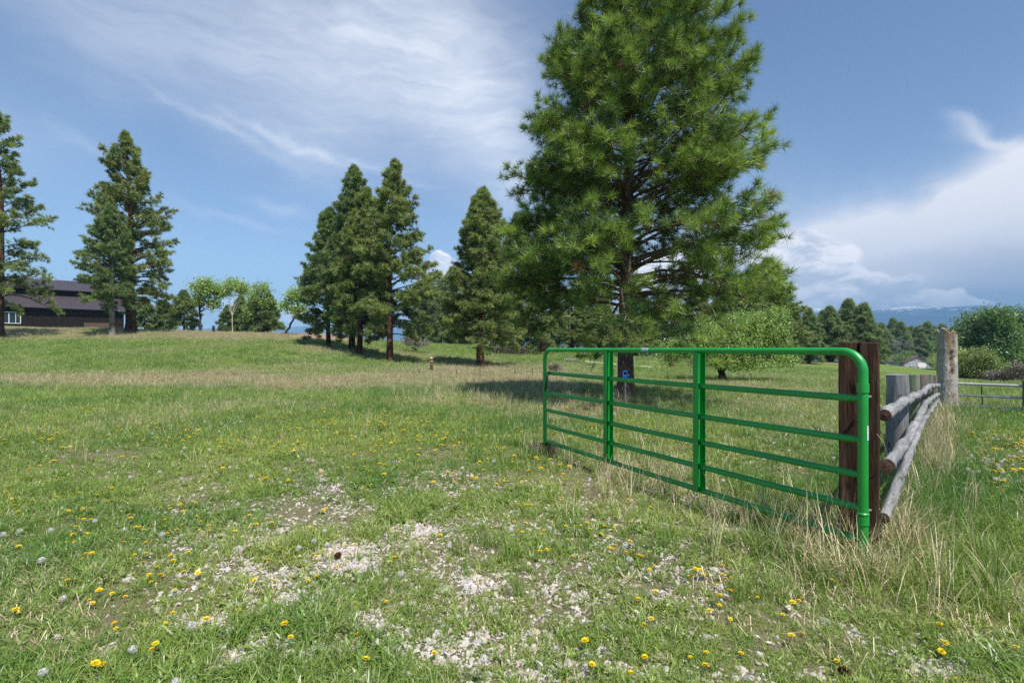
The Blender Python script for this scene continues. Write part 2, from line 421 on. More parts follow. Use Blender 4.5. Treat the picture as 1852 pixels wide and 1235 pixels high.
# ---- wood
def wood(name, c1, c2, c3, sc=(30, 30, 2.2), crack=.5, rough=.85, bstr=.8, along=None):
    m, t, o = mat(name)
    tcn = t.new('ShaderNodeTexCoord'); ob = tcn.outputs['Object']
    if along is not None:      # grain runs along a horizontal pole: turn its axis onto Z first
        ob = t.mapping(t.mapping(ob, rot=(0, 0, -along)), rot=(0, R(90), 0))
    n = t.noise(t.mapping(ob, scale=sc), 1.0, 6, .65, .8)
    big = t.noise(t.mapping(ob, scale=(5, 5, 1.2)), 1.0, 4, .6, 1.)
    fine = t.noise(t.mapping(ob, scale=tuple(s * 3 for s in sc)), 1.0, 4, .6)
    c = t.ramp(t.math('ADD', t.math('MULTIPLY', n, .6), t.math('MULTIPLY', big, .4)), [(.32, c1), (.5, c2), (.66, c3)])
    cr = t.smooth(fine, .30, .40, crack, 0.)
    kn = t.new('ShaderNodeTexVoronoi'); t.link(t.mapping(ob, scale=(5.5, 5.5, 3.2)), kn.inputs['Vector']); kn.inputs['Scale'].default_value = 1.0
    c = t.mix(t.smooth(kn.outputs['Distance'], .05, .17, .8, 0.), c, tuple(x * .35 for x in c1))
    c = t.mix(cr, c, tuple(x * .25 for x in c1))
    pbsdf(t, o, c, rough, .15, 0, t.math('ADD', n, fine), bstr, .01)
    return m
M['post_brown'] = wood('dark_brown_timber', (.018, .010, .007), (.062, .034, .023), (.15, .092, .064), crack=.7)
M['grey_wood'] = wood('weathered_grey_wood', (.12, .12, .122), (.225, .225, .23), (.39, .385, .385))
M['pole_wood'] = wood('weathered_pole_wood', (.12, .12, .122), (.235, .235, .24), (.42, .415, .41), along=math.atan2(.746, .666), crack=.65)
M['green_wood'] = wood('green_treated_wood', (.09, .12, .075), (.18, .21, .14), (.27, .31, .21))
M['greybrown_wood'] = wood('grey_brown_wood', (.11, .09, .075), (.22, .185, .155), (.34, .30, .26))
M['endgrain'] = simple('log_end_grain', (.14, .09, .065), .9, .1, 0, .5, 60., .4)
# rotten log: pale grey skin flaking off orange-brown rot
m, t, o = mat('rotten_log'); tcn = t.new('ShaderNodeTexCoord'); ob = tcn.outputs['Object']
n = t.noise(t.mapping(ob, scale=(9, 9, 4)), 1., 6, .65, .6); f = t.noise(t.mapping(ob, scale=(50, 50, 14)), 1., 5, .6)
at = t.new('ShaderNodeAttribute', attribute_name='rot')
c = t.ramp(f, [(.3, (.26, .235, .21)), (.5, (.46, .43, .40)), (.7, (.66, .62, .56))])
rot = t.mix(f, (.14, .065, .035), (.52, .40, .28))
c = t.mix(t.smooth(t.math('ADD', at.outputs['Fac'], t.math('MULTIPLY', t.math('SUBTRACT', n, .5), 1.6)), .4, .62), c, rot)
c = t.mix(t.smooth(t.noise(ob, 22., 3, .5), .62, .72, 0, .6), c, (.62, .58, .50))
pbsdf(t, o, c, .95, .1, 0, t.math('ADD', n, f), 1., .03); M['rotten'] = m
M['white_pvc'] = simple('white_pvc', (.72, .71, .68), .5, .4, 0, .08)
M['blue_paint'] = simple('blue_hydrant_paint', (.012, .17, .62), .4, .5, 0, .1)
M['pale_blue'] = simple('faded_blue_plastic', (.16, .30, .50), .6, .3, 0, .15)
M['galv'] = simple('galvanised_steel', (.22, .25, .24), .55, .5, .4, .2)
M['tpost'] = simple('weathered_steel_post', (.10, .085, .075), .7, .3, .2, .3)
M['chain'] = simple('dark_chain_steel', (.06, .07, .05), .5, .5, .6, .3)
M['teal'] = simple('teal_plastic_lid', (.03, .22, .17), .5, .4, 0, .15)
M['sticker'] = simple('white_sticker', (.75, .76, .78), .5, .4, 0, .05)
M['ink'] = simple('sticker_print', (.10, .13, .17), .6, .3, 0, .2)
M['lblsilver'] = simple('silver_decal', (.50, .62, .66), .4, .5, 0, .2, 60.)
M['black_pipe'] = simple('dark_rail_paint', (.48, .47, .45), .6, .3, 0, .2)
M['block'] = simple('old_wood_block', (.075, .055, .048), .95, .1, 0, .5, 30., .8)
M['twine'] = simple('straw_twine', (.42, .32, .20), .9, .1)
M['rock'] = simple('field_rock', (.42, .36, .28), .95, .1, 0, .25, 20., .6)
M['cone'] = simple('pine_cone_scales', (.13, .035, .02), .8, .2, 0, .5, 60., .3)
def metal_roof(name, col):
    m, t, o = mat(name); tcn = t.new('ShaderNodeTexCoord')
    n = t.noise(tcn.outputs['Object'], 1.2, 4, .6)
    pbsdf(t, o, t.mix(n, tuple(x * .8 for x in col), tuple(x * 1.2 for x in col)), .42, .45, .15)
    return m
M['barn_roof'] = metal_roof('plum_brown_metal_roof', (.070, .056, .064))
M['barn_wall'] = simple('dark_brown_siding', (.020, .016, .014), .9, .1, 0, .2, 2.)
M['barn_door'] = simple('brown_panel', (.11, .075, .055), .7, .2, 0, .1, 2.)
M['dark'] = simple('dark_opening', (.01, .01, .011), .9, .1)
M['white_paint'] = simple('white_trim_paint', (.75, .74, .72), .6, .3, 0, .05)
m, t, o = mat('window_glass'); pbsdf(t, o, (.02, .035, .045), .05, .8); M['glass'] = m
M['house_wall'] = simple('pale_grey_siding', (.36, .34, .33), .8, .2, 0, .06, 1.)
M['house_roof'] = simple('grey_brown_shingles', (.135, .105, .09), .9, .1, 0, .3, 3.)
M['car_paint'] = simple('white_car_paint', (.75, .75, .75), .25, .5, 0, .02)
M['rubber'] = simple('tyre_rubber', (.02, .02, .02), .8, .2)
M['blue_roof'] = simple('pale_blue_metal_roof', (.50, .60, .70), .5, .4, 0, .05)
M['stone_gravel'] = None
m, t, o = mat('pale_gravel')
oi = t.new('ShaderNodeAttribute', attribute_type='INSTANCER', attribute_name='tone')
tcn = t.new('ShaderNodeTexCoord'); n = t.noise(tcn.outputs['Object'], 2., 4, .6)
c = t.ramp(oi.outputs['Fac'], [(0, (.60, .57, .53)), (.25, (.48, .42, .37)), (.4, (.64, .60, .54)), (.6, (.43, .36, .30)), (.72, (.56, .47, .41)), (.85, (.38, .37, .38)), (1, (.70, .67, .63))])
pbsdf(t, o, t.mix(n, t.mix(.2, c, (.3, .25, .2)), c), .85, .2); M['stone_gravel'] = m

# ------------------------------------------------------------------ ground sheet
def warpaxis(n, k, s):
    u = np.linspace(-1, 1, n); return s * np.sinh(u * k) / math.sinh(k)
gx = warpaxis(330, 7.2, 9300.); gy = warpaxis(330, 7.2, 9300.) + 8
GX, GY = np.meshgrid(gx, gy)
gz = hz(GX.ravel(), GY.ravel())
rr = np.hypot(GX, GY).ravel()
N = 330
ii, jj = np.meshgrid(np.arange(N - 1), np.arange(N - 1)); base = (jj * N + ii).ravel()
quads = np.stack([base, base + 1, base + N + 1, base + N], 1)
def pix(x, y, z=None):
    """where a ground point sits in the photo (only used to look up the painted-in vegetation maps)"""
    yy = np.maximum(y, .3)
    if z is None: z = hz(x, y)
    return 926 + F * x / yy, HY + F * (CH - z) / yy
def sst(v, a, b):
    t = np.clip((v - a) / (b - a), 0, 1); return t * t * (3 - 2 * t)
def ell(px, py, cx, cy, rx, ry):
    return np.exp(-(((px - cx) / rx) ** 2 + ((py - cy) / ry) ** 2))
def fbm(x, y, seed, octs=6, base=1.0):
    r = np.random.default_rng(seed); o_ = 0; amp = 1; tot = 0
    for k in range(octs):
        G = r.uniform(-1, 1, (64, 64)); xs = x * base * 2 ** k + 7.3 * k; ys = y * base * 2 ** k + 3.1 * k
        xi = np.floor(xs).astype(int); yi = np.floor(ys).astype(int); fx = xs - xi; fy = ys - yi
        fx = fx * fx * (3 - 2 * fx); fy = fy * fy * (3 - 2 * fy)
        g = lambda a, b: G[(yi + b) % 64, (xi + a) % 64]
        o_ = o_ + amp * ((g(0,0) * (1-fx) + g(1,0) * fx) * (1-fy) + (g(0,1) * (1-fx) + g(1,1) * fx) * fy); tot += amp; amp *= .52
    return o_ / tot

DRY = [(60, 690, 160, 11, .55), (250, 688, 160, 10, .8), (420, 690, 180, 12, .9), (620, 690, 110, 10, .9), (380, 677, 300, 10, .35), (840, 686, 130, 16, .85), (960, 700, 90, 22, .6),
       (850, 725, 120, 20, .45), (1010, 740, 80, 20, .5), (1020, 690, 60, 14, .6), (1250, 698, 300, 10, .5), (1400, 735, 120, 16, .4), (1080, 742, 100, 14, .4),
       (100, 602, 400, 10, 1.0), (500, 606, 170, 8, .9), (30, 660, 60, 6, .35), (1140, 860, 90, 28, .35), (1180, 905, 120, 30, .25), (1450, 960, 120, 40, .4),
       (1600, 1010, 110, 50, .6), (1690, 790, 32, 60, .75), (1700, 830, 30, 50, .6), (1750, 740, 90, 10, .5), (1640, 900, 40, 60, .4), (590, 632, 60, 8, .5), (1300, 770, 200, 20, .2), (700, 640, 90, 8, .3),
       (900, 668, 160, 6, .4), (1020, 800, 40, 40, .3)]
def dryness(px, py):
    d = np.zeros(px.shape)
    for cx, cy, rx, ry, s in DRY: d += s * ell(px, py, cx, cy, rx, ry)
    return np.clip(d * (1 + .9 * fbm(px / 55., py / 14., 17, 4)), 0, 1)
TR_SPOT = []   # (x, y, radius) of needle litter under the pines, filled below

# ------------------------------------------------------------------ tree builders
def unit(v): return v / (np.linalg.norm(v, axis=-1, keepdims=True) + 1e-9)
def frustums(segs, sides=4):
    """wood segments (p0, p1, r0, r1) as open tubes, vectorised"""
    A = np.array([s[0] for s in segs]); B = np.array([s[1] for s in segs])
    r0 = np.array([s[2] for s in segs]); r1 = np.array([s[3] for s in segs])
    tdir = unit(B - A); up = np.where(np.abs(tdir[:, 2:3]) < .9, [[0, 0, 1.]], [[1., 0, 0]])
    a = unit(np.cross(tdir, up)); b = np.cross(tdir, a)
    ang = np.linspace(0, 2 * np.pi, sides, endpoint=False)
    V = []
    for P0, rad in ((A, r0), (B, r1)):
        for k in range(sides):
            V.append(P0 + (a * math.cos(ang[k]) + b * math.sin(ang[k])) * rad[:, None])
    V = np.stack(V, 1)              # n, 2*sides, 3
    n = len(A); base = np.arange(n)[:, None] * 2 * sides
    Q = []
    for k in range(sides):
        k2 = (k + 1) % sides
        Q.append(np.stack([base[:, 0] + k, base[:, 0] + k2, base[:, 0] + sides + k2, base[:, 0] + sides + k], 1))
    return V.reshape(-1, 3), np.concatenate(Q)
def needles(rng, pos, dirs, size, tint, nn, length, width, spread=1.0, along=.09):
    """tufts of thin needle triangles"""
    n = len(pos)
    rv = unit(rng.normal(size=(n, nn, 3)))
    d = unit(rv * spread + dirs[:, None, :] * .75 + np.array([0, 0, .12]))
    L = length * size[:, None] * rng.uniform(.7, 1.1, (n, nn))
    b0 = pos[:, None, :] - dirs[:, None, :] * (rng.uniform(0, along, (n, nn)) * size[:, None])[..., None]
    side = unit(np.cross(d, rng.normal(size=(n, nn, 3))))
    wv = side * width * .5
    V = np.stack([b0 - wv + d * (L * .12)[..., None], b0 + wv + d * (L * .12)[..., None], b0 + d * L[..., None]], 2).reshape(-1, 3)
    Fc = np.arange(len(V)).reshape(-1, 3)
    tt = np.repeat(tint[:, None], nn, 1) + rng.normal(0, .07, (n, nn))
    tt = np.where(tint[:, None] > 1.2, tint[:, None], np.clip(tt, 0, .98))
    return V, Fc, np.repeat(tt.ravel(), 3)
def pine(name, label, loc, H, zb, prof, seed, nb=90, r0=.25, twigs=7, tpt=3, nn=12, nl=.26, nw=.03, tsize=(.8, 1.2),
         matn='needle', barkm='bark', dead=.02, lean=(0, 0), group=None, gap=.12, wood_sides=4, tw_r=.012, up=.35, cat='pine tree', duff=None, limb_k=1., inner=.25, bare=0.):
    """prof: list of (height fraction, left radius, right radius) in metres"""
    rng = np.random.default_rng(seed)
    root = empty(name, loc); tag(root, label, cat, group)
    pf = np.array(prof, float)
    # trunk
    tz = np.linspace(0, H * .985, 22)
    wob = np.stack([np.interp(tz, [0, H * .3, H * .6, H], [0, *rng.normal(0, .012 * H, 3) * [.3, .6, 1]]), np.interp(tz, [0, H * .3, H * .6, H], [0, *rng.normal(0, .012 * H, 3) * [.3, .6, 1]])], 1)
    wob += np.array(lean)[None, :] * (tz / H)[:, None]
    tr = r0 * np.clip(1 - tz / H, .02, 1) ** .75 * (1 + .35 * np.exp(-tz / (r0 * 1.6)))
    mb = MB(); path = np.c_[wob, tz]; path[0, 2] = -.15
    mb.tube(path, tr, 14 if wood_sides > 4 else 9, jitter=[rng.normal(0, .035, 14 if wood_sides > 4 else 9) for _ in range(22)])
    mb.build('trunk', M[barkm], root)
    segs = []; TP = []; TD = []; TS = []; TT = []
    for i in range(nb):
        u = (i + rng.uniform(0, 1)) / nb
        z = zb + (H * .985 - zb) * u ** (1.12 if wood_sides > 4 else 1.0)
        hf = z / H
        a = i * 2.39996 + rng.normal(0, .3)
        ca, sa = math.cos(a), math.sin(a)
        f0 = zb / H; hh_ = (hf - f0) / (1 - f0)
        e0 = math.radians(np.interp(hh_, [0, .12, .35, .7, 1], [20, 28, 34, 42, 64])) + rng.normal(0, .12)
        def Rat(h):
            RL = np.interp(h, pf[:, 0], pf[:, 1]); RR = np.interp(h, pf[:, 0], pf[:, 2])
            return (RR if ca > 0 else RL) * (.55 + .45 * abs(ca)) + (RR + RL) * .5 * .45 * (1 - abs(ca))
        L = Rat(hf)
        for _ in range(3): L = Rat(min(.995, hf + L * math.sin(e0) * .8 / H)) / max(.35, math.cos(e0)) ** .5
        if rng.random() < gap: L *= rng.uniform(.5, .78)
        L = max(.12, L * (rng.uniform(.91, 1.04) if wood_sides > 4 else rng.uniform(.78, 1.14)))
        p0 = np.array([np.interp(z, tz, wob[:, 0]), np.interp(z, tz, wob[:, 1]), z])
        out_ = np.array([ca, sa, 0.])
        ts = np.linspace(0, 1, 7)
        curv = rng.normal(0, .14); sag = np.interp(hh_, [0, .3, 1], [.78, .28, .0]) * rng.uniform(.6, 1.3)
        lat = np.array([-sa, ca, 0]); ce, se = math.cos(e0), math.sin(e0)
        pts = [p0 + out_ * (L * tt_ * ce) + np.array([0, 0, 1.]) * L * (se * tt_ - sag * tt_ ** 2 + up * .45 * tt_ ** 3) + lat * L * curv * tt_ ** 2 for tt_ in ts]
        pts = np.array(pts)
        br = max(.008, r0 * .30 * (1 - hf) ** .6 * limb_k) * (L / max(pf[:, 1:].max(), .1)) ** .35
        for k in range(6):
            segs.append((pts[k], pts[k + 1], br * (1 - ts[k] * .85), br * (1 - ts[k + 1] * .85)))
        nt = max(2, int(twigs * min(1., .35 + L / max(pf[:, 1:].max(), .1))))
        inn_ = float(np.interp(hh_, [0, .3], [max(inner, .42), inner]))
        for j in range(nt):
            tt_ = inn_ + (1 - inn_) * (j + rng.uniform(0, 1)) / nt
            q = np.array([np.interp(tt_, ts, pts[:, c]) for c in range(3)])
            sd_ = 1 if j % 2 else -1
            an = a + sd_ * rng.uniform(.35, 1.05)
            tl = L * (.46 * (1.2 - tt_)) * rng.uniform(.6, 1.25) + .12
            dv = np.array([math.cos(an), math.sin(an), rng.uniform(-.25, .75)]); dv /= np.linalg.norm(dv)
            e = q + dv * tl; midp = q + dv * tl * .55 - np.array([0, 0, tl * .08])
            segs.append((q, midp, tw_r * 1.3, tw_r)); segs.append((midp, e, tw_r, tw_r * .5))
            ctint = rng.normal(0, .24)
            nk = max(1, int(round(tpt * min(1.4, .4 + tl))))
            for k in range(nk):
                s_ = 1 - k / max(nk, 1) * .8
                if rng.random() < bare: continue
                pp = q + (e - q) * s_ + rng.normal(0, .05, 3) * tl
                # side shoots keep the foliage in rounded sprays
                off = unit(rng.normal(size=3)) * np.array([1, 1, .7]) * rng.uniform(.02, .28) * min(tl, 1.)
                if k: segs.append((q + (e - q) * max(0, s_ - .1), pp + off, tw_r * .5, tw_r * .35))
                TP.append(pp + off * (k > 0)); dd = dv + rng.normal(0, .35, 3) + np.array([0, 0, .3]); TD.append(dd / np.linalg.norm(dd))
                TS.append(rng.uniform(*tsize)); TT.append(1.5 if rng.random() < dead else np.clip(rng.normal(.46, .14) + ctint, 0, .98))
        TP.append(pts[-1]); dd = pts[-1] - pts[-2] + np.array([0, 0, .1 * L]); TD.append(dd / np.linalg.norm(dd)); TS.append(tsize[1]); TT.append(.6)
    for k in range(4):
        TP.append(np.array([wob[-1, 0], wob[-1, 1], H - .18 * k])); TD.append(np.array([0, 0, 1.])); TS.append(1.); TT.append(.6)
    TP = np.array(TP); TP[:, 2] = np.maximum(TP[:, 2], zb * .45)
    V, Q = frustums(segs, 5 if wood_sides > 4 else 3)
    tri_mesh('branches', V, Q, M[barkm], k=4, smooth=True, parent=root)
    V, Fc, tt = needles(rng, TP, np.array(TD), np.array(TS), np.array(TT), nn, nl, nw)
    tri_mesh('crown', V, Fc, M[matn], {'tint': tt}, parent=root)
    TR_SPOT.append((loc[0], loc[1], duff if duff is not None else pf[:, 1:].max() * .75))
    return root
def copy_thing(o, loc, label, rz=0., sc=1., group=None, scz=None):
    c = o.copy(); scene.collection.objects.link(c); c.location = loc; c.rotation_euler = (0, 0, rz); c.scale = (sc, sc, scz or sc)
    c['label'] = label
    if group: c['group'] = group
    for ch in list(o.children):
        k = ch.copy(); scene.collection.objects.link(k); k.parent = c
    return c
def broadleaf(name, label, loc, H, blobs, seed, r0=.15, fork=.3, nlimb=9, nclump=500, leaf=.08, nleaf=9, clr=.22,
              matn='leaf_bright', barkm='bark_grey', lean=(0, 0), group=None, cat='tree', fill=.5, stems=1, tint=(.5, .25), twigr=.008, flat=.6):
    """blobs: crown ellipsoids (x, y, z, rx, ry, rz) relative to the base"""
    rng = np.random.default_rng(seed); root = empty(name, loc); tag(root, label, cat, group)
    segs = []; Bl = np.array(blobs, float)
    vol = Bl[:, 3] * Bl[:, 4] * Bl[:, 5]; pr = vol ** .8; pr /= pr.sum()
    mb = MB(); limb_pts = []
    for s in range(stems):
        off = np.array([0, 0, 0.]) if stems == 1 else np.array([rng.normal(0, r0 * 3), rng.normal(0, r0 * 3), 0])
        fz = H * fork * (1 if s == 0 else rng.uniform(.8, 1.2))
        top = np.array([lean[0] * fork, lean[1] * fork, fz]) + off
        n_ = 7; path = [off + (top - off) * k / (n_ - 1) + np.array([*rng.normal(0, .02 * H * fork, 2) * (0 < k < n_ - 1), 0]) for k in range(n_)]
        path[0] = path[0] - np.array([0, 0, .12])
        rads = [r0 * (1.35 if k == 0 else 1 - .3 * k / (n_ - 1)) for k in range(n_)]
        mb.tube(path, rads, 10, jitter=[rng.normal(0, .06, 10) for _ in range(n_)])
        for i in range(nlimb):
            b = Bl[rng.choice(len(Bl), p=pr)]
            tgt = b[:3] + unit(rng.normal(size=3)) * b[3:] * rng.uniform(.45, .95)
            st_ = path[-1 - (rng.random() < .3)]
            prev = np.array(st_); r_ = r0 * rng.uniform(.35, .6)
            ctrlp = prev + (tgt - prev) * .45 + np.array([*rng.normal(0, .06, 2) * H, (.05 - flat * .05) * H])
            for k in range(1, 7):
                tt_ = k / 6; q = (1 - tt_) ** 2 * np.array(st_) + 2 * tt_ * (1 - tt_) * ctrlp + tt_ ** 2 * tgt
                segs.append((prev, q, r_ * (1 - (k - 1) / 6.8), r_ * (1 - k / 6.8))); 
                if k > 1: limb_pts.append(q)
                prev = q
    mb.build('trunk', M[barkm], root)
    LP = np.array(limb_pts)
    ci = rng.choice(len(Bl), size=nclump, p=pr); B = Bl[ci]
    C = B[:, :3] + unit(rng.normal(size=(nclump, 3))) * B[:, 3:] * (rng.uniform(0, 1, (nclump, 1)) ** (1 - fill * .7))
    C[:, 2] = np.maximum(C[:, 2], .1)
    D2 = ((C[:, None, :] - LP[None]) ** 2).sum(2); nr = LP[D2.argmin(1)]
    for k in range(nclump):
        mid = (nr[k] + C[k]) / 2 + rng.normal(0, .04, 3)
        segs.append((nr[k], mid, twigr * 1.5, twigr)); segs.append((mid, C[k], twigr, twigr * .5))
    V, Q = frustums(segs, 4); tri_mesh('branches', V, Q, M[barkm], k=4, smooth=True, parent=root)
    P = C[:, None, :] + rng.normal(0, clr * .5, (nclump, nleaf, 3))
    d1 = unit(rng.normal(size=P.shape)); d2 = unit(np.cross(d1, rng.normal(size=P.shape)))
    s_ = (leaf * rng.uniform(.6, 1.15, (nclump, nleaf)))[..., None]
    Vq = np.stack([P - d1 * s_ * .5, P + d2 * s_ * .32, P + d1 * s_ * .5, P - d2 * s_ * .32], 2).reshape(-1, 3)
    tn = np.clip(rng.normal(tint[0], tint[1], (nclump, 1)) + rng.normal(0, .12, (nclump, nleaf)), 0, .98)
    tri_mesh('crown', Vq, np.arange(len(Vq)).reshape(-1, 4), M[matn], {'tint': np.repeat(tn.ravel(), 4)}, k=4, parent=root)
    return root

# ------------------------------------------------------------------ the trees
S1 = 14.3 / F
mx, my, mz = gp(1131, 14.3)
def zf(py, d): return CH + (HY - py) * d / F
Hm = 14.6
def pr(py, l, r): return ((zf(py, 14.3) - mz) / Hm, l * S1, r * S1)
pine('pine_tree', 'tall dense ponderosa pine behind the open green gate, top cut off by the frame', (mx, my, mz), Hm, 2.55,
     sorted([(1.0, .05, .05), (.93, .6, .8), pr(0, 108, 138), pr(50, 134, 166), pr(100, 156, 196), pr(200, 192, 216), pr(300, 216, 246), pr(400, 224, 262), pr(470, 240, 272),
      pr(530, 240, 268), pr(565, 235, 262), pr(600, 215, 238), (0, 2.4, 2.6)]), 11, nb=245, r0=.222, twigs=11, tpt=3.7, nn=54, nl=.265, nw=.0125, tsize=(.75, 1.25), matn='needle_main',
     barkm='bark_main', dead=.006, gap=.03, wood_sides=6, tw_r=.010, up=.42, limb_k=.9, duff=0, inner=.25, lean=(.05, 0))
def pxprof(H, base_y, top_y, rows, d):
    k = d / F
    return sorted([((base_y - py) / (base_y - top_y), l * k, r * k) for py, l, r in rows])
def ppine(label, px, by, ty, d, rows, seed, foliage_y, trunk_px=12, **kw):
    x, y, z = gp(px, d)
    top = zf(ty, d); H = top - z
    base_row = HY + F * (CH - z) / d
    prof = pxprof(H, base_row, ty, rows, d)
    return pine('pine_tree', label, (x, y, z), H, max(.6, zf(foliage_y, d) - z), prof, seed, r0=trunk_px * d / F / 2 / 1.05, **kw)
# left edge
ppine('tall sparse pine cut by the left edge of the picture beside the barn', -2, 597, 183, 48,
      [(183, 1, 1), (230, 25, 26), (270, 40, 38), (340, 55, 58), (400, 65, 70), (450, 65, 68), (500, 75, 85), (550, 70, 62), (570, 60, 50)], 21, 552, 14, nb=83, twigs=11, tpt=4.0, nn=18, nl=0.36, nw=0.052, gap=.3, up=.3, inner=.35, dead=.01)
# pair before the barn's end
A_ = ppine('big ragged pine with rusty sprays and thick red trunk beside the barn', 237, 598, 241, 56,
      [(241, 1, 1), (270, 20, 15), (300, 42, 30), (330, 36, 48), (370, 60, 62), (400, 72, 78), (440, 70, 72), (480, 62, 74), (520, 50, 66), (555, 40, 50), (580, 25, 35)], 22, 548, 17, nb=118, twigs=11, tpt=4.1, nn=18, nl=0.40, nw=0.058, dead=.07, gap=.25, inner=.3)
ppine('shorter bluish pine with a slim grey trunk standing in front of the barn wall', 203, 596, 372, 52,
      [(372, 1, 1), (400, 25, 20), (440, 42, 30), (480, 56, 35), (520, 62, 35), (560, 55, 35), (580, 30, 20)], 23, 555, 10, nb=81, twigs=11, tpt=3.8, nn=18, nl=0.36, nw=0.052, matn='needle_blue', barkm='bark_grey', gap=.1)
# centre group of four
ppine('left pine of the four-trunk clump on the slope, lowest crown of the clump', 594, 628, 376, 50,
      [(376, 1, 1), (400, 18, 18), (440, 32, 30), (480, 45, 45), (520, 54, 55), (560, 54, 60), (590, 48, 55), (606, 30, 40)], 31, 596, 9, nb=114, twigs=12, tpt=4.0, nn=18, nl=0.36, nw=0.055, matn='needle_blue')
ppine('pine with a brown dead leader standing furthest back in the four-trunk clump', 636, 635, 303, 47,
      [(303, 1, 1), (330, 18, 18), (370, 36, 28), (420, 48, 40), (480, 58, 55), (540, 62, 60), (600, 50, 50)], 32, 596, 12, nb=128, twigs=12, tpt=4.0, nn=18, nl=0.36, nw=0.055, matn='needle_blue', lean=(.4, 0))
ppine('short-trunked pine between two neighbours in the middle of the four-trunk clump', 650, 642, 338, 44.5,
      [(338, 1, 1), (370, 20, 22), (420, 34, 40), (480, 48, 52), (540, 58, 60), (600, 50, 60), (615, 30, 40)], 33, 602, 11, nb=114, twigs=12, tpt=4.0, nn=18, nl=0.36, nw=0.055, lean=(.5, 0))
ppine('rightmost and tallest pine of the four-trunk clump with open outer boughs', 705, 656, 291, 41,
      [(291, 1, 1), (320, 22, 20), (350, 24, 34), (390, 35, 62), (430, 48, 62), (470, 55, 78), (500, 58, 94), (540, 60, 82), (580, 62, 84), (610, 50, 76), (625, 30, 50)], 34, 606, 13, nb=118, twigs=12, tpt=4.0, nn=19, nl=0.36, nw=0.052, gap=.25)
# the one beyond the little post
ppine('lone broad pine with a thick reddish trunk just left of the tall near pine', 869, 662, 340, 42,
      [(340, 1, 1), (360, 20, 14), (400, 36, 38), (440, 44, 54), (490, 60, 62), (540, 66, 72), (580, 62, 92), (610, 52, 80), (625, 30, 50)], 35, 612, 15, nb=135, twigs=12, tpt=4.1, nn=19, nl=0.36, nw=0.052, dead=.02)
# behind
P1 = ppine('dark pine behind, with a leaning top, between the clump and the lone broad pine', 818, 618, 484, 78,
      [(484, 1, 1), (505, 14, 14), (540, 30, 28), (580, 42, 40), (612, 45, 42), (620, 36, 36)], 36, 621, 8, nb=81, twigs=10, tpt=3.2, nn=15, nl=0.48, nw=0.078, matn='needle_far', duff=0)
P2 = ppine('yellowish pine with a short dark trunk partly hidden by the lone broad pine', 938, 640, 385, 60,
      [(385, 1, 1), (420, 22, 24), (470, 42, 40), (520, 58, 56), (570, 66, 62), (610, 55, 55)], 37, 606, 11, nb=108, twigs=11, tpt=3.5, nn=16, nl=0.43, nw=0.065)
copy_thing(P2, gp(981, 66), 'slim-trunked pine just beyond the far end of the green gate', 2.1, .92)
copy_thing(P1, gp(796, 86), 'small dark pine at the back showing between the clump and the white cloud', 1., .95)
copy_thing(P1, gp(772, 92), 'dark pine at the back directly behind the right side of the four-trunk clump', 2., 1.1)
copy_thing(P1, gp(850, 84), 'dark pine at the back hidden low behind the lone broad pine', 3.3, 1.0)
copy_thing(P1, gp(893, 88), 'dark pine at the back above the brush pile', 4., 1.25)
for k, (px, d, s, lb) in enumerate([
        (1035, 72, .62, 'olive pine behind the far section of the gate'),
        (1085, 76, .72, 'olive pine behind the tall near pine, left of its trunk'),
        (1150, 66, .62, 'pine whose trunk shows just right of the tall near pine trunk'),
        (1205, 78, .72, 'olive pine behind the tall near pine, right of its trunk'),
        (1262, 74, .75, 'olive pine behind the middle upright of the gate'),
        (1322, 72, .80, 'pine rising behind the bright green spreading tree'),
        (1386, 64, .92, 'brownish pine rising behind the right edge of the tall near pine'),
        (1414, 100, .72, 'grey green pine at the left end of the far pine row')]):
    copy_thing(P2, gp(px, d), lb, 1.3 * k + .4, s * 1.4, scz=s * .88)
for k, (px, d, s) in enumerate([(765, 104, .8), (840, 108, .85), (868, 100, .7), (915, 106, .8), (955, 112, .85), (1000, 104, .8), (1045, 110, .85), (1090, 102, .8), (1128, 112, .85), (1175, 106, .8), (1230, 110, .85), (1285, 104, .85), (1340, 108, .8), (1395, 112, .85)]):
    copy_thing(P1, gp(px, d), 'low dark pine in the back row, %s' % ['behind the clump of four', 'behind the banded post side of the lone pine', 'directly behind the lone broad pine trunk', 'behind the brush pile', 'behind the yellowish pine', 'by the pale blue shed', 'behind the far gate upright', 'just left of the tall near trunk', 'hidden by the tall near trunk', 'just right of the tall near trunk', 'behind the small brown stump', 'behind the spreading lime tree trunk', 'behind the right half of the lime tree', 'at the right end by the far pine row'][k], k * .8, s * 1.3, scz=s)
# far row on the right
far_l = ['dark pine in the far row, standing over a thin trunk at the field edge', 'pointed pine in the far row next to the darkest one', 'middle pine of the far row, a little paler than its neighbours',
         'tallest pine of the far row', 'sturdy pine of the far row on the right shoulder of the tallest', 'small pine peeping over the far row', 'low pine at the right end of the far row']
FP = ppine(far_l[0], 1463, 656, 559, 96, [(559, 1, 1), (580, 12, 12), (610, 24, 24), (640, 30, 28), (650, 22, 22)], 41, 646, 6, nb=89, twigs=11, tpt=3.1, nn=16, nl=0.60, nw=0.098, matn='needle_far', duff=0)
for k, (px, d, s, lb) in enumerate([(1441, 104, .95, far_l[1]), (1502, 104, 1.08, far_l[2]), (1535, 108, 1.28, far_l[3]), (1561, 106, 1.18, far_l[4]), (1489, 112, 1.12, far_l[5]), (1582, 116, .72, far_l[6])]):
    copy_thing(FP, gp(px, d), lb, k * 1.1, s * 1.18, scz=s)
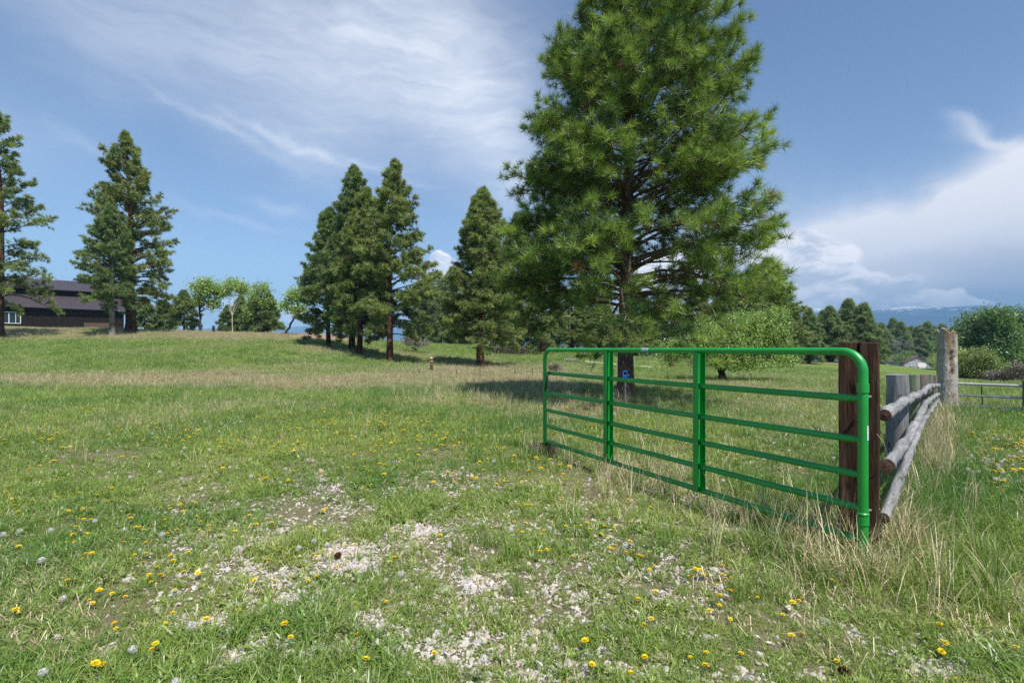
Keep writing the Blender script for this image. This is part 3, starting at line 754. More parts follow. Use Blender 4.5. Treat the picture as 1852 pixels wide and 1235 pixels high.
for k, (px, d, ty, lb) in enumerate([
        (1594, 227, 586, 'far pine behind the left end of the grey outbuilding'), (1616, 240, 578, 'tallest far pine behind the grey house'), (1630, 234, 584, 'far pine just right of the tallest one behind the house'),
        (1647, 247, 592, 'thin far pine directly behind the house ridge'), (1660, 240, 591, 'pale far pine behind the house chimney'), (1676, 231, 584, 'far pine with a red-brown top behind the house'),
        (1688, 236, 592, 'rounded far pine right of the house'), (1704, 231, 588, 'far pine just left of the rotten log post top'), (1604, 221, 600, 'low dark far pine by the grey outbuilding'), (1668, 221, 603, 'low dark far pine behind the house'),
        (1722, 247, 594, 'far pine between the log post and the cottonwoods'), (1640, 223, 606, 'low far pine behind the bare brown tree')]):
    g = gp(px, d); Hw = zf(ty, d) - g[2]
    copy_thing(FP, g, lb, k * .9, Hw / 10.2 * 1.12, scz=Hw / 10.2)
# behind the crest on the left
NP = ppine('bushy young pine on the crest right of the big ragged pine', 333, 605, 527, 66, [(527, 1, 1), (545, 14, 13), (565, 24, 24), (590, 28, 26), (602, 18, 18)], 51, 600, 4, nb=60, twigs=10, tpt=3.0, nn=15, nl=0.41, nw=0.072, matn='needle_blue', duff=0)
for k, (px, d, s, lb) in enumerate([(262, 68, .85, 'small pine behind the thick red trunk on the crest'), (296, 70, .80, 'small dark pine left of the bushy young pine on the crest'),
        (412, 72, .72, 'smallest round pine between the two pale-barked trees on the crest'), (437, 74, .95, 'young pine tight against the left side of the pine-and-aspen clump'), (458, 70, .88, 'pine in the middle of the dense clump on the crest'),
        (484, 69, 1.0, 'dark narrow pine at the right edge of the dense clump on the crest'), (470, 73, .9, 'pine at the back of the dense clump on the crest'), (574, 84, .5, 'little pine on the skyline under the clump of four')]):
    g = gp(px, d); copy_thing(NP, g, lb, k * 1.7, s * d / 66 * 1.02)
def bl(label, px, d, ty, seed, rows, **kw):
    """rows: crown ellipsoids in photo pixels (cx, cy, rx, ry, depth factor)"""
    x, y, z = gp(px, d); k = d / F
    H = zf(ty, d) - z
    bl_ = [((cx - px) * k, 0 + (kw.get('dy', 0)), zf(cyy, d) - z, rx * k, rx * k * .9, ry * k) for cx, cyy, rx, ry in rows]
    kw.pop('dy', None)
    return broadleaf(kw.pop('name', 'broadleaf_tree'), label, (x, y, z), H, bl_, seed, **kw)
bl('light green open-crowned aspen with a dark forked trunk on the crest', 362, 64, 504, 61, [(372, 522, 26, 18), (398, 528, 16, 14), (362, 545, 16, 10), (388, 550, 14, 10)], r0=.14, fork=.45, nlimb=16, nclump=420, leaf=.28, nleaf=10, clr=.6, matn='leaf_bright', barkm='bark_dark', twigr=.02)
bl('slender white-barked birch with thin leaves on the crest', 421, 63, 503, 62, [(418, 515, 14, 10), (434, 520, 14, 13), (442, 524, 10, 8), (410, 528, 10, 8)], r0=.06, fork=.38, nlimb=14, nclump=230, leaf=.26, nleaf=9, clr=.6, matn='leaf_bright', barkm='bark_white', twigr=.02)
bl('thin-leaved pale aspen rising out of the dense clump on the crest', 472, 68, 508, 63, [(474, 522, 20, 14), (462, 540, 20, 14), (480, 545, 14, 12), (450, 565, 12, 16)], r0=.12, fork=.5, nlimb=14, nclump=330, leaf=.25, nleaf=9, clr=.6, matn='leaf_bright', barkm='bark_grey', twigr=.02)
bl('leaning aspen with a crooked dark trunk left of the four-trunk clump', 515, 60, 516, 64, [(532, 535, 18, 14), (548, 530, 16, 12), (518, 550, 14, 12), (540, 560, 18, 10)], r0=.13, fork=.42, nlimb=14, nclump=300, leaf=.26, nleaf=9, clr=.6, lean=(3.4, 0), matn='leaf_bright', barkm='bark_dark', twigr=.02)
# bright green spreading tree beyond the gate
bl('bright lime green wide spreading tree with a short dark trunk beyond the gate', 1306, 24.5, 552, 65,
   [(1310, 622, 75, 34), (1240, 630, 45, 22), (1378, 600, 52, 38), (1400, 570, 26, 22), (1400, 645, 42, 16), (1210, 645, 24, 12), (1330, 655, 80, 12), (1350, 585, 40, 26), (1285, 600, 40, 26), (1425, 655, 20, 8)], r0=.19, fork=.20, nlimb=36, nclump=3600, leaf=.095, nleaf=11, clr=.24, matn='leaf_bright', barkm='bark_dark', flat=1., fill=.7, twigr=.007)
# cottonwoods on the right
for k, (px, d, ty, rows, lb) in enumerate([
        (1775, 86, 560, [(1772, 592, 38, 32), (1748, 612, 30, 26), (1790, 580, 26, 20), (1740, 640, 26, 22), (1728, 618, 16, 16), (1770, 640, 34, 24)], 'leftmost large green cottonwood beyond the field, widest at its base'),
        (1812, 82, 556, [(1808, 580, 26, 24), (1815, 615, 34, 32), (1805, 645, 36, 22), (1795, 570, 16, 12)], 'middle large green cottonwood with a pale limb beyond the field'),
        (1852, 84, 556, [(1846, 578, 26, 20), (1850, 612, 40, 32), (1870, 600, 30, 34), (1848, 642, 36, 22)], 'large green cottonwood cut by the right edge of the picture')]):
    bl(lb, px, d, ty, 70 + k, rows, r0=.35, fork=.25, nlimb=16, nclump=900, leaf=.42, nleaf=10, clr=.9, matn='leaf_mid', barkm='bark_grey', fill=.75, twigr=.03, group='cottonwoods beyond the field')
bl('yellow green young maple right behind the rotten log post', 1733, 52, 626, 75, [(1736, 650, 18, 16), (1728, 640, 14, 14), (1742, 665, 13, 10), (1728, 664, 20, 10)], r0=.09, fork=.15, nlimb=14, nclump=420, leaf=.17, nleaf=10, clr=.35, matn='leaf_yellow', barkm='bark_dark', fill=.8, name='broadleaf_tree')
bl('yellow green round tree right of the house, left of the rotten log post', 1695, 150, 632, 76, [(1692, 655, 14, 14), (1702, 648, 12, 14), (1698, 668, 14, 8)], r0=.12, fork=.15, nlimb=12, nclump=300, leaf=.3, nleaf=9, clr=.6, matn='leaf_yellow', barkm='bark_dark', fill=.8)
bl('deep bright green tree behind the right half of the house', 1686, 222, 613, 77, [(1686, 628, 18, 12), (1672, 636, 14, 10), (1698, 622, 12, 12), (1684, 642, 18, 9)], r0=.2, fork=.15, nlimb=12, nclump=380, leaf=.42, nleaf=9, clr=.9, matn='leaf_mid', barkm='bark_dark', fill=.8, tint=(.85, .15))
bl('leafy green tree between the outbuilding and the house', 1629, 192, 632, 78, [(1629, 646, 12, 10), (1622, 650, 9, 8), (1640, 642, 10, 8)], r0=.15, fork=.2, nlimb=10, nclump=240, leaf=.36, nleaf=9, clr=.8, matn='leaf_mid', barkm='bark_dark', fill=.8, tint=(.7, .2))
bl('bare brown-grey leafless tree rising behind the leafy one by the house', 1624, 215, 602, 79, [(1622, 620, 11, 12), (1642, 622, 9, 10)], r0=.18, fork=.3, nlimb=16, nclump=200, leaf=.25, nleaf=3, clr=.8, matn='leaf_grey', barkm='bark_grey', twigr=.05)
bl('dark olive juniper bush right of the yellow green maple', 1773, 50, 624, 80, [(1772, 645, 26, 18), (1786, 660, 22, 20), (1760, 665, 20, 18), (1770, 675, 28, 10)], r0=.12, fork=.12, nlimb=14, nclump=700, leaf=.16, nleaf=12, clr=.32, matn='needle', barkm='bark_dark', fill=.85, name='juniper', cat='juniper')
for k, (px, d, ty, rows, lb, mt) in enumerate([
        (1800, 47, 668, [(1800, 680, 14, 9)], 'leafless grey brush clump at the field edge right of the juniper', 'leaf_grey'),
        (1822, 46, 664, [(1822, 678, 14, 10)], 'greenish brown brush clump in front of the weathered shed post', 'leaf_brown'),
        (1848, 44, 654, [(1846, 672, 18, 17)], 'rusty brown leafless brush cut by the right picture edge', 'leaf_brown'),
        (1786, 49, 672, [(1784, 682, 12, 7)], 'low dark brush clump under the juniper', 'leaf_brown'),
        (1745, 51, 674, [(1745, 682, 13, 6)], 'low dark brush clump at the foot of the yellow green maple', 'leaf_brown')]):
    bl(lb, px, d, ty, 90 + k, rows, r0=.03, fork=.1, nlimb=12, nclump=260, leaf=.12, nleaf=8, clr=.28, matn=mt, barkm='bark_grey', fill=.7, name='bush', cat='bush')
bl('small green shrub between the brush and the shed post', 1815, 56, 655, 97, [(1816, 664, 12, 8), (1832, 662, 10, 7)], r0=.03, fork=.1, nlimb=8, nclump=160, leaf=.16, nleaf=8, clr=.3, matn='leaf_mid', tint=(.8, .1), fill=.8, name='bush', cat='bush')
bl('grey dead shrub lying at the foot of the four-trunk clump', 752, 52, 604, 98, [(752, 620, 28, 8), (740, 613, 14, 8)], r0=.04, fork=.1, nlimb=16, nclump=330, leaf=.14, nleaf=6, clr=.35, matn='leaf_grey', barkm='bark_grey', name='bush', cat='bush')
bl('dark heap of dead branches under the yellowish pine', 918, 57, 622, 99, [(905, 634, 22, 5), (935, 635, 22, 6)], r0=.05, fork=.1, nlimb=18, nclump=330, leaf=.14, nleaf=6, clr=.35, matn='leaf_brown', barkm='bark_dark', tint=(.1, .1), name='brush_pile', cat='brush pile')
bl('brown dead weed bush just left of the gate end', 1003, 30, 652, 100, [(1003, 664, 17, 7)], r0=.015, fork=.1, nlimb=12, nclump=240, leaf=.05, nleaf=6, clr=.14, matn='leaf_brown', barkm='bark_grey', name='bush', cat='bush', twigr=.005)

# ------------------------------------------------------------------ ground object
zero = np.zeros(len(rr))
pxx, pyy = pix(GX.ravel(), GY.ravel(), gz)
front = (GY.ravel() > 1.5) & (rr < 140)
dry = np.where(front, dryness(pxx, pyy), .12)
duff = zero.copy()
for (tx, ty_, tr_) in TR_SPOT:
    if tr_ > 0: duff = np.maximum(duff, np.exp(-((GX.ravel() - tx) ** 2 + (GY.ravel() - ty_) ** 2) / (tr_ * .7) ** 2) * .8)
duff = np.where(front, np.maximum(duff, .8 * ell(pxx, pyy, 790, 656, 120, 4) + .6 * ell(pxx, pyy, 1120, 745, 60, 12) + .5 * ell(pxx, pyy, 940, 664, 60, 3) + .4 * ell(pxx, pyy, 1520, 658, 90, 3)), duff)
gnd = tri_mesh('ground', np.stack([GX.ravel(), GY.ravel(), gz], 1), quads, M['ground'], {'dry': dry, 'duff': duff}, k=4, smooth=True)
tag(gnd, kind='structure')

# ------------------------------------------------------------------ mountains
rng = np.random.default_rng(5)
ridge = np.array([(-2500, 592), (-600, 598), (0, 598), (350, 594), (480, 592), (545, 589), (620, 592), (926, 586), (1100, 576), (1300, 562), (1420, 558), (1480, 556), (1560, 560), (1600, 557), (1640, 552), (1700, 555), (1765, 552), (1852, 556), (2300, 566), (5000, 575)], float)
rax = np.arctan((ridge[:, 0] - 926) / F)
AZ = np.linspace(R(-75), R(80), 420); DS = np.linspace(4200, 8900, 70)
AA, DD = np.meshgrid(AZ, DS)
rh = np.interp(AA, rax, ridge[:, 1]); Dr = 7600.
hh = (HY - rh) / F * Dr * np.cos(np.clip(AA, -1.2, 1.2)) ** 0
ramp_ = np.clip((DD - 4300) / (Dr - 4300), 0, 1); prof_ = np.where(DD <= Dr, ramp_ ** 1.25, 1 - .3 * ((DD - Dr) / 1300) ** 2)
xm, ym = DD * np.sin(AA), DD * np.cos(AA)
# rows of the photo are rows of the tangent plane: height grows with forward distance
hh = (HY - rh) / F * Dr * np.cos(AA)
nz = fbm(xm / 900, ym / 900, 3) ; gul = np.abs(fbm(xm / 420 + nz, ym / 420, 9, 6))
zm = -50 + (hh + 50) * prof_ * (1 - .55 * gul * (1 - .8 * (DD / Dr) ** 8)) + nz * 30 * ramp_ * (1 - ramp_ ** 6)
n0, n1_ = AA.shape; i2, j2 = np.meshgrid(np.arange(n1_ - 1), np.arange(n0 - 1)); b_ = (j2 * n1_ + i2).ravel()
m, t, o = mat('forested_mountain'); geo = t.new('ShaderNodeNewGeometry'); P_ = geo.outputs['Position']
sp = t.new('ShaderNodeSeparateXYZ'); t.link(P_, sp.inputs[0])
nf = t.noise(P_, .004, 7, .65); nf2 = t.noise(P_, .0016, 5, .6)
c = t.mix(t.smooth(nf, .42, .62), (.012, .032, .045), (.06, .08, .085))  # dark forest tones, with some of the distance haze's blue put into the colour
c = t.mix(t.smooth(t.math('ADD', nf, t.math('MULTIPLY', sp.outputs[2], -.0012)), .45, .62, 0, .6), c, (.085, .085, .080))
nf3 = t.noise(t.mapping(P_, scale=(1, 1, 4.)), .012, 6, .7)
snow = t.math('MULTIPLY', t.smooth(t.math('ADD', t.math('MULTIPLY', sp.outputs[2], .0022), t.math('MULTIPLY', nf3, .9)), 1.38, 1.54), t.smooth(nf2, .42, .52))
c = t.mix(snow, c, (.80, .80, .80))
pbsdf(t, o, c, 1., 0.)
mo = tri_mesh('mountains', np.stack([xm, ym, zm], 2).reshape(-1, 3), np.stack([b_, b_ + 1, b_ + n1_ + 1, b_ + n1_], 1), m, k=4, smooth=True)
tag(mo, kind='structure')

# ------------------------------------------------------------------ green gate
GN, GF = np.array([2.262, 3.30]), np.array([.44, 6.85])
GL = float(np.linalg.norm(GF - GN)); gdir = (GF - GN) / GL
gate = empty('metal_gate', (GN[0], GN[1], 0), math.atan2(gdir[1], gdir[0]))
tag(gate, 'green painted tube farm gate standing open, hinged to the dark brown timber post', 'gate')
RZ = [1.40, 1.095, .828, .602, .39, .185]; TR_ = .0255
arc = lambda cx, cz, r, a0, a1, n=10: [(cx + r * math.cos(a), 0, cz + r * math.sin(a)) for a in np.linspace(R(a0), R(a1), n)]
mb = MB(); rb = .13
path = [(0, 0, .03), (0, 0, .5), (0, 0, 1.0)] + arc(rb, 1.40 - rb, rb, 180, 90, 14) + [(GL * k / 12, 0, 1.40) for k in range(1, 12)] + arc(GL - rb, 1.40 - rb, rb, 90, 0, 14) + [(GL, 0, .8), (GL, 0, .12)]
rads = [.030] * 3 + list(np.linspace(.030, TR_, 14)) + [TR_] * (len(path) - 17)
mb.tube(path, rads, 20); mb.build('frame', M['gate'], gate)
for z in RZ[1:]:
    mb = MB(); mb.tube([(.02, 0, z), (.05, 0, z)] + [(x, 0, z - .006 * math.sin(math.pi * x / GL)) for x in np.linspace(.1, GL - .1, 14)] + [(GL - .02, 0, z)],
                       [.019, .022] + [.0235] * 14 + [.019], 16); mb.build('rail', M['gate'], gate)
for k, tt_ in enumerate((1 / 3, 2 / 3)):
    x = GL * tt_ + (.02 if k == 0 else -.03); mb = MB(); w_, d_, th = .058, .046, .004
    poly = [(x - w_/2, -d_), (x - w_/2, -d_ + th), (x + w_/2 - th, -d_ + th), (x + w_/2 - th, d_ - th), (x - w_/2, d_ - th), (x - w_/2, d_), (x + w_/2, d_), (x + w_/2, -d_)]
    mb.prism(poly, .165, 1.385); mb.build('upright', M['gate'], gate)
for z in (1.165, .315):
    mb = MB(); mb.tube([(0, 0, z - .028), (0, 0, z + .028)], .0345, 32, smooth=False); mb.build('collar', M['gate'], gate)
mb = MB(); mb.tube([(0, 0, z) for z in (.345, .352, .36, .366)], [.031, .036, .036, .031], 32, smooth=False); mb.build('collar', M['gate'], gate)
for z in (1.10, .35):
    mb = MB(); mb.tube([(0, 0, z), (.03, -.06, z), (.03, -.14, z)], .010, 8); mb.build('hinge_pin', M['galv'], gate)
# decal on the top rail and the paper sticker on the hinge side
ly = 1 if True else -1
def patch(name, x0, x1, a0, a1, mt, par, r=TR_ + .0008, z=1.40, n=5, skew=0.):
    mb = MB(); vs = []
    for i in range(n + 1):
        a = R(a0 + (a1 - a0) * i / n); sx = skew * i / n
        for x in (x0, x1): vs.append((x + sx, r * math.cos(a), z + r * math.sin(a)))
    mb.add(vs, [(2*i, 2*i+1, 2*i+3, 2*i+2) for i in range(n)]); return mb.build(name, mt, par)
dcl = patch('decal', 1.975, 2.075, -12, 62, M['lblsilver'], gate)
for k, (x0, x1, a0, a1, sk) in enumerate([(2.060, 2.069, -5, 50, -.004), (2.040, 2.046, 5, 58, -.006), (2.046, 2.060, 20, 30, 0), (2.022, 2.027, -8, 55, -.012), (1.982, 2.016, 10, 17, 0), (1.985, 2.012, 30, 36, 0)]):
    patch('decal_mark', x0, x1, a0, a1, M['ink'], dcl, r=TR_ + .0014, skew=sk)
stk = MB(); vs = []
# the sticker wraps the right side of the upright hinge pipe, seen edge on from the camera
ga = math.atan2(gdir[1], gdir[0])
for i in range(7):
    a = R(-78 + 11.5 * i) - ga
    for z in (.832, .925): vs.append((.0312 * math.cos(a), .0312 * math.sin(a), z))
stk.add(vs, [(2*i, 2*i+2, 2*i+3, 2*i+1) for i in range(6)]); st_o = stk.build('sticker', M['sticker'], gate)
mb = MB()
for r_ in range(7):
    z = .84 + r_ * .0125; a0 = R(-62 + 6 * (r_ % 2)) - ga; a1 = R(-22 - 7 * (r_ % 3)) - ga; q = []
    for i in range(5):
        a = a0 + (a1 - a0) * i / 4
        q += [(.0317 * math.cos(a), .0317 * math.sin(a), z), (.0317 * math.cos(a), .0317 * math.sin(a), z + .0045)]
    mb.add(q, [(2*i, 2*i+2, 2*i+3, 2*i+1) for i in range(4)])
mb.build('sticker_print', M['ink'], st_o)
# chain hanging from the far end
ch = empty('gate_chain', (GF[0] - gdir[0] * .16, GF[1] - gdir[1] * .16, 0), math.atan2(gdir[1], gdir[0]))
tag(ch, 'short dark chain looped over the second rail at the far end of the green gate', 'chain')
pts = [(.0, .03, 1.125), (.02, .035, 1.06), (.04, .035, .99), (.07, .03, .92), (.10, .02, .86), (.125, .01, .85), (.10, .035, .90), (.05, .04, 1.0), (.03, .03, 1.08)]
mb = MB()
P_c = np.array(pts); cum = np.r_[0, np.cumsum(np.linalg.norm(np.diff(P_c, axis=0), axis=1))]
for k, s_ in enumerate(np.arange(0, cum[-1], .022)):
    p = np.array([np.interp(s_, cum, P_c[:, c]) for c in range(3)]); q = np.array([np.interp(s_ + .03, cum, P_c[:, c]) for c in range(3)])
    dv = (q - p); dv /= np.linalg.norm(dv) + 1e-9; sd_ = np.cross(dv, [0, 1, 0] if k % 2 else [1, .3, 0]); sd_ /= np.linalg.norm(sd_) + 1e-9
    loop = [p + dv * .016 * math.cos(a) + sd_ * .009 * math.sin(a) + dv * .013 for a in np.linspace(0, 2 * math.pi, 9)]
    mb.tube(loop, .0034, 5, caps=False)
mb.build('chain_links', M['chain'], ch)
for z in (0,):
    pass
bk = MB(); bk.tube([(-.12, .0, .0), (-.12, .0, .155)], [.115, .105], 13, jitter=[rng.normal(0, .06, 13)] * 2)
bk.tube([(.07, .06, .0), (.07, .06, .175)], [.10, .09], 11, jitter=[rng.normal(0, .07, 11)] * 2)
bko = bk.build('wood_block', M['block'], None, .006); bko.location = (GF[0] + .02, GF[1] - .03, 0)
tag(bko, 'dark weathered stump blocks in the grass propping the far foot of the green gate', 'block')

# ------------------------------------------------------------------ brown timber gate post
gpo = empty('gate_post', (2.405, 3.555, 0), R(-33)); tag(gpo, 'thick dark brown square timber post at the hinge of the green gate', 'post')
mb = MB(); hw, hd = .116, .115
poly = [(-hw, -hd), (-.012, -hd), (-.004, -hd + .045), (.006, -hd + .003), (.018, -hd), (hw - .012, -hd), (hw, -hd + .012), (hw, hd), (-hw, hd)]
n_ = len(poly); zs = [-.2, 0, .3, .6, .9, 1.2, 1.40, 1.462]
rg = np.random.default_rng(8); vs = []
for k, z in enumerate(zs):
    for (x, y) in poly: vs.append((x + rg.normal(0, .002), y + rg.normal(0, .002), z + (rg.normal(0, .003) if k == len(zs) - 1 else 0)))
fs = [(k * n_ + i, k * n_ + (i + 1) % n_, (k + 1) * n_ + (i + 1) % n_, (k + 1) * n_ + i) for k in range(len(zs) - 1) for i in range(n_)] + [tuple((len(zs) - 1) * n_ + i for i in range(n_))]
mb.add(vs, fs); mb.build('timber', M['post_brown'], gpo, .004)
tw = MB(); tw.tube([(2.335 + .06, 3.36, .86), (2.42, 3.33, .80), (2.445, 3.34, .73), (2.45, 3.35, .70)], .0022, 5)
tag(tw.build('twine', M['twine']), 'short pale straw-coloured twine end hanging beside the white gate sticker', 'twine')

# ------------------------------------------------------------------ pole fence running off to the right
F0 = np.array([2.47, 3.50]); fd = np.array([.666, .746]); fn = np.array([.746, -.666])
def on_line(px, off=0.):
    s_ = (px - 926) / F; b0 = F0 + fn * off
    tt_ = (s_ * b0[1] - b0[0]) / (fd[0] - s_ * fd[1]); return b0 + fd * tt_
pf = empty('pole_fence', (F0[0], F0[1], 0)); tag(pf, 'weathered grey pole fence with three crooked rails and stout round posts', 'fence')
for k, (px, wpx, ty, mt) in enumerate([(1622.5, 34, 677, 'grey_wood'), (1649, 24, 677, 'green_wood'), (1667, 20, 677, 'greybrown_wood'), (1679, 14, 677, 'green_wood'), (1688, 12, 679, 'greybrown_wood')]):
    p = on_line(px, -.10); d = p[1]; r_ = wpx / 2 * d / F; zt = CH - (ty - HY) / F * d
    mb = MB(); g0 = hz1(*p); zz = np.linspace(g0 - .15, zt, 9) 
    lx = rg.normal(0, .004, 9)
    mb.tube([(p[0] - F0[0] + lx[i], p[1] - F0[1], zz[i]) for i in range(9)], [r_ * (1.06 - .008 * i) for i in range(9)], 18, jitter=[rg.normal(0, .012, 18)] * 9)
    mb.build('post', M[mt], pf, .004)
for k, (pts, r0_, r1_) in enumerate([
        ([(1600, 751), (1618, 737), (1640, 724), (1655, 716), (1668, 711), (1674, 704), (1681, 699), (1697, 697)], .042, .034),
        ([(1604, 846), (1618, 822), (1640, 797), (1652, 772), (1662, 757), (1668, 741), (1676, 727), (1684, 722), (1697, 712)], .044, .031),
        ([(1598, 938), (1612, 900), (1625, 872), (1643, 824), (1652, 800), (1663, 775), (1672, 757), (1682, 745), (1697, 724)], .035, .024)]):
    mb = MB(); P3 = []
    for (px, py) in pts:
        p = on_line(px, .045 + .01 * k); z = CH - (py - HY) / F * p[1]; P3.append((p[0] - F0[0], p[1] - F0[1], z))
    P3 = np.array(P3); cum = np.r_[0, np.cumsum(np.linalg.norm(np.diff(P3, axis=0), axis=1))]
    ss = np.linspace(0, cum[-1], 60); ker = np.ones(5) / 5
    Q3 = np.stack([np.interp(ss, cum, P3[:, c]) for c in range(3)], 1)
    Qs = Q3.copy(); Qs[2:-2] = sum(Q3[i:len(Q3) - 4 + i] for i in range(5)) / 5
    Qs[:, 2] += .010 * np.sin(ss * 6 + k) + .005 * np.sin(ss * 15 + 2 * k); rd = np.linspace(r0_, r1_, 60) * (1 + .09 * np.sin(ss * 5.3 + k * 2) + .07 * np.sin(ss * 13 + k))
    mb.tube(Qs, rd, 14, caps=False, jitter=[.05 * np.sin(np.arange(14) * 1.3 + i * .09) for i in range(60)])
    ro = mb.build('rail', M['pole_wood'], pf)
    eb = MB(); c0 = Qs[0]; dv = unit(Qs[1] - Qs[0]); sd_ = unit(np.cross(dv, [0, 0, 1.])); u2 = np.cross(sd_, dv)
    rim = [c0 - dv * .002 + (sd_ * math.cos(a) + u2 * math.sin(a)) * rd[0] * .99 for a in np.linspace(0, 2 * math.pi, 17)[:-1]]
    eb.add([c0 - dv * .006] + rim, [(0, 1 + (i + 1) % 16, 1 + i) for i in range(16)]); eb.build('end_grain', M['endgrain'], ro)
# thin dark post behind the end of the pole fence
p = on_line(1699, -.05); mb = MB(); r_ = 5 / 2 * p[1] / F * 1.3
mb.tube([(0, 0, -.1), (0, 0, .5), (0, 0, CH - (684 - HY) / F * p[1] - hz1(*p))], [r_, r_, r_ * .95], 12)
ob = mb.build('fence_post', M['block']); ob.location = (p[0], p[1], hz1(*p)); tag(ob, 'thin dark post between the pole fence and the rotten log post', 'post')

# rotten log corner post
cp = on_line(1713, .10); d = cp[1]; g0 = hz1(*cp); rbase = 15.5 * d / F; ztop = CH + (HY - 601) / F * d - g0
nS, nR = 40, 60; aa = np.linspace(0, 2 * np.pi, nS, endpoint=False); zz = np.linspace(-.1, ztop, nR)
A2, Z2 = np.meshgrid(aa, zz); nsx = fbm(np.cos(A2) * 1.2 + 5 + np.sin(A2), Z2 * 1.6 + np.sin(A2) * 1.5, 77, 5, 1.6)
toc = math.atan2(-cp[1], -cp[0]) ; rel = (A2 - (toc + .38) + np.pi) % (2 * np.pi) - np.pi     # angle from the camera-facing, right-hand side
rot = np.exp(-(rel / .75) ** 2) * .52
pit = np.clip(nsx * 2.2 - .1, 0, 1) * rot
rad = rbase * (1 - .07 * Z2 / ztop + .10 * np.exp(-Z2 / .15)) * (1 + .05 * nsx) - pit * .10 * (1 + Z2 / ztop)
Vz = Z2.copy(); topj = fbm(np.cos(aa) * 1.4 + 3, np.sin(aa) * 1.4 + 3, 31, 4, 1.5) * .22 - .05 * np.cos(aa - toc - 1.9)
Vz = Z2 + (Z2 / ztop) ** 8 * topj[None, :]
V = np.stack([rad * np.cos(A2), rad * np.sin(A2), Vz], 2).reshape(-1, 3)
q = [(i * nS + k, i * nS + (k + 1) % nS, (i + 1) * nS + (k + 1) % nS, (i + 1) * nS + k) for i in range(nR - 1) for k in range(nS)]
inn = np.stack([rad[-1] * .55 * np.cos(aa), rad[-1] * .55 * np.sin(aa), Vz[-1] - .10 + .05 * nsx[-1]], 1)
b0 = len(V); V = np.concatenate([V, inn]); q += [((nR - 1) * nS + k, (nR - 1) * nS + (k + 1) % nS, b0 + (k + 1) % nS, b0 + k) for k in range(nS)]
b1 = len(V); V = np.concatenate([V, [[0, 0, Vz[-1].mean() - .16]]])
q += [(b0 + k, b0 + (k + 1) % nS, b1, b1) for k in range(nS)]
q4 = [f for f in q if f[2] != f[3]]; q3 = [f[:3] for f in q if f[2] == f[3]]
mb = MB(); mb.add(V, q4 + q3, 0, True); lo = mb.build('log_post', M['rotten'])
at = lo.data.attributes.new('rot', 'FLOAT', 'POINT'); at.data.foreach_set('value', np.concatenate([(rot + .25 * (Z2 / ztop) ** 4 + pit * .4).ravel(), np.ones(nS + 1) * .9]).astype(np.float32))
lo.location = (cp[0], cp[1], g0); tag(lo, 'tall pale rotten log post with flaking orange-brown decay at the fence corner', 'post')

# rail fence to the right of the log post
rf = empty('rail_fence', (cp[0], cp[1], 0)); tag(rf, 'plain three-rail grey fence joining the rotten log post to the right picture edge', 'fence')
e = np.array([(1875 - 926) / F * (d * .90), d * .90])
for (py0, py1) in ((693, 699), (713, 721), (731, 741)):
    z0 = CH - (py0 - HY) / F * d; z1 = CH - (py1 - HY) / F * e[1]
    mb = MB(); a_ = np.array([.12, -.06]); bb = e - cp + (e - cp) * .25; z1b = z1 + (z1 - z0) * .25
    mb.tube([(a_[0] + (bb[0] - a_[0]) * s_, a_[1] + (bb[1] - a_[1]) * s_, z0 + (z1b - z0) * s_) for s_ in np.linspace(0, 1, 9)], .030, 12); mb.build('rail', M['black_pipe'], rf)
pp = np.array([(1864 - 926) / F * d * .905, d * .905 + .06]); g1 = hz1(*pp)
mb = MB(); mb.tube([(pp[0] - cp[0], pp[1] - cp[1], g1 - .1), (pp[0] - cp[0], pp[1] - cp[1], CH - (688 - HY) / F * pp[1])], .085, 14); mb.build('post', M['greybrown_wood'], rf)
pw = np.array([(1778 - 926) / F * d * .96, d * .96 + .04]); g1 = hz1(*pw)
mb = MB(); mb.tube([(pw[0] - cp[0] - .02, pw[1] - cp[1], CH - (692 - HY) / F * pw[1]), (pw[0] - cp[0], pw[1] - cp[1], .5), (pw[0] - cp[0] + .03, pw[1] - cp[1], g1)], .012, 6); mb.build('stay', M['chain'], rf)

# wire fence crossing the meadow: thin steel posts with wires
wf = empty('wire_fence', (0, 27, 0)); tag(wf, 'low wire fence on thin rusty steel posts crossing the meadow behind the gate', 'fence')
wp = []
for (px, ty, by) in ((758, 668, 690), (826, 668, 688), (868, 667, 690), (931, 661, 684), (963, 666, 690), (1110, 668, 695), (1208, 671, 692), (1358, 675, 700), (1500, 682, 708)):
    dd_ = 27.; x, y, z = gp(px, dd_); zt = CH - (ty - HY) / F * dd_; wp.append((x, y, z, zt))
    mb = MB(); mb.box(x - .02, x + .02, y - 27 - .015, y - 27 + .015, z - .1, zt); mb.build('post', M['tpost'], wf)
for fr in (.95, .6, .3):
    mb = MB(); mb.tube([(x, y - 27 - .03, z + (zt - z) * fr) for x, y, z, zt in wp], .003, 4); mb.build('wire', M['tpost'], wf)

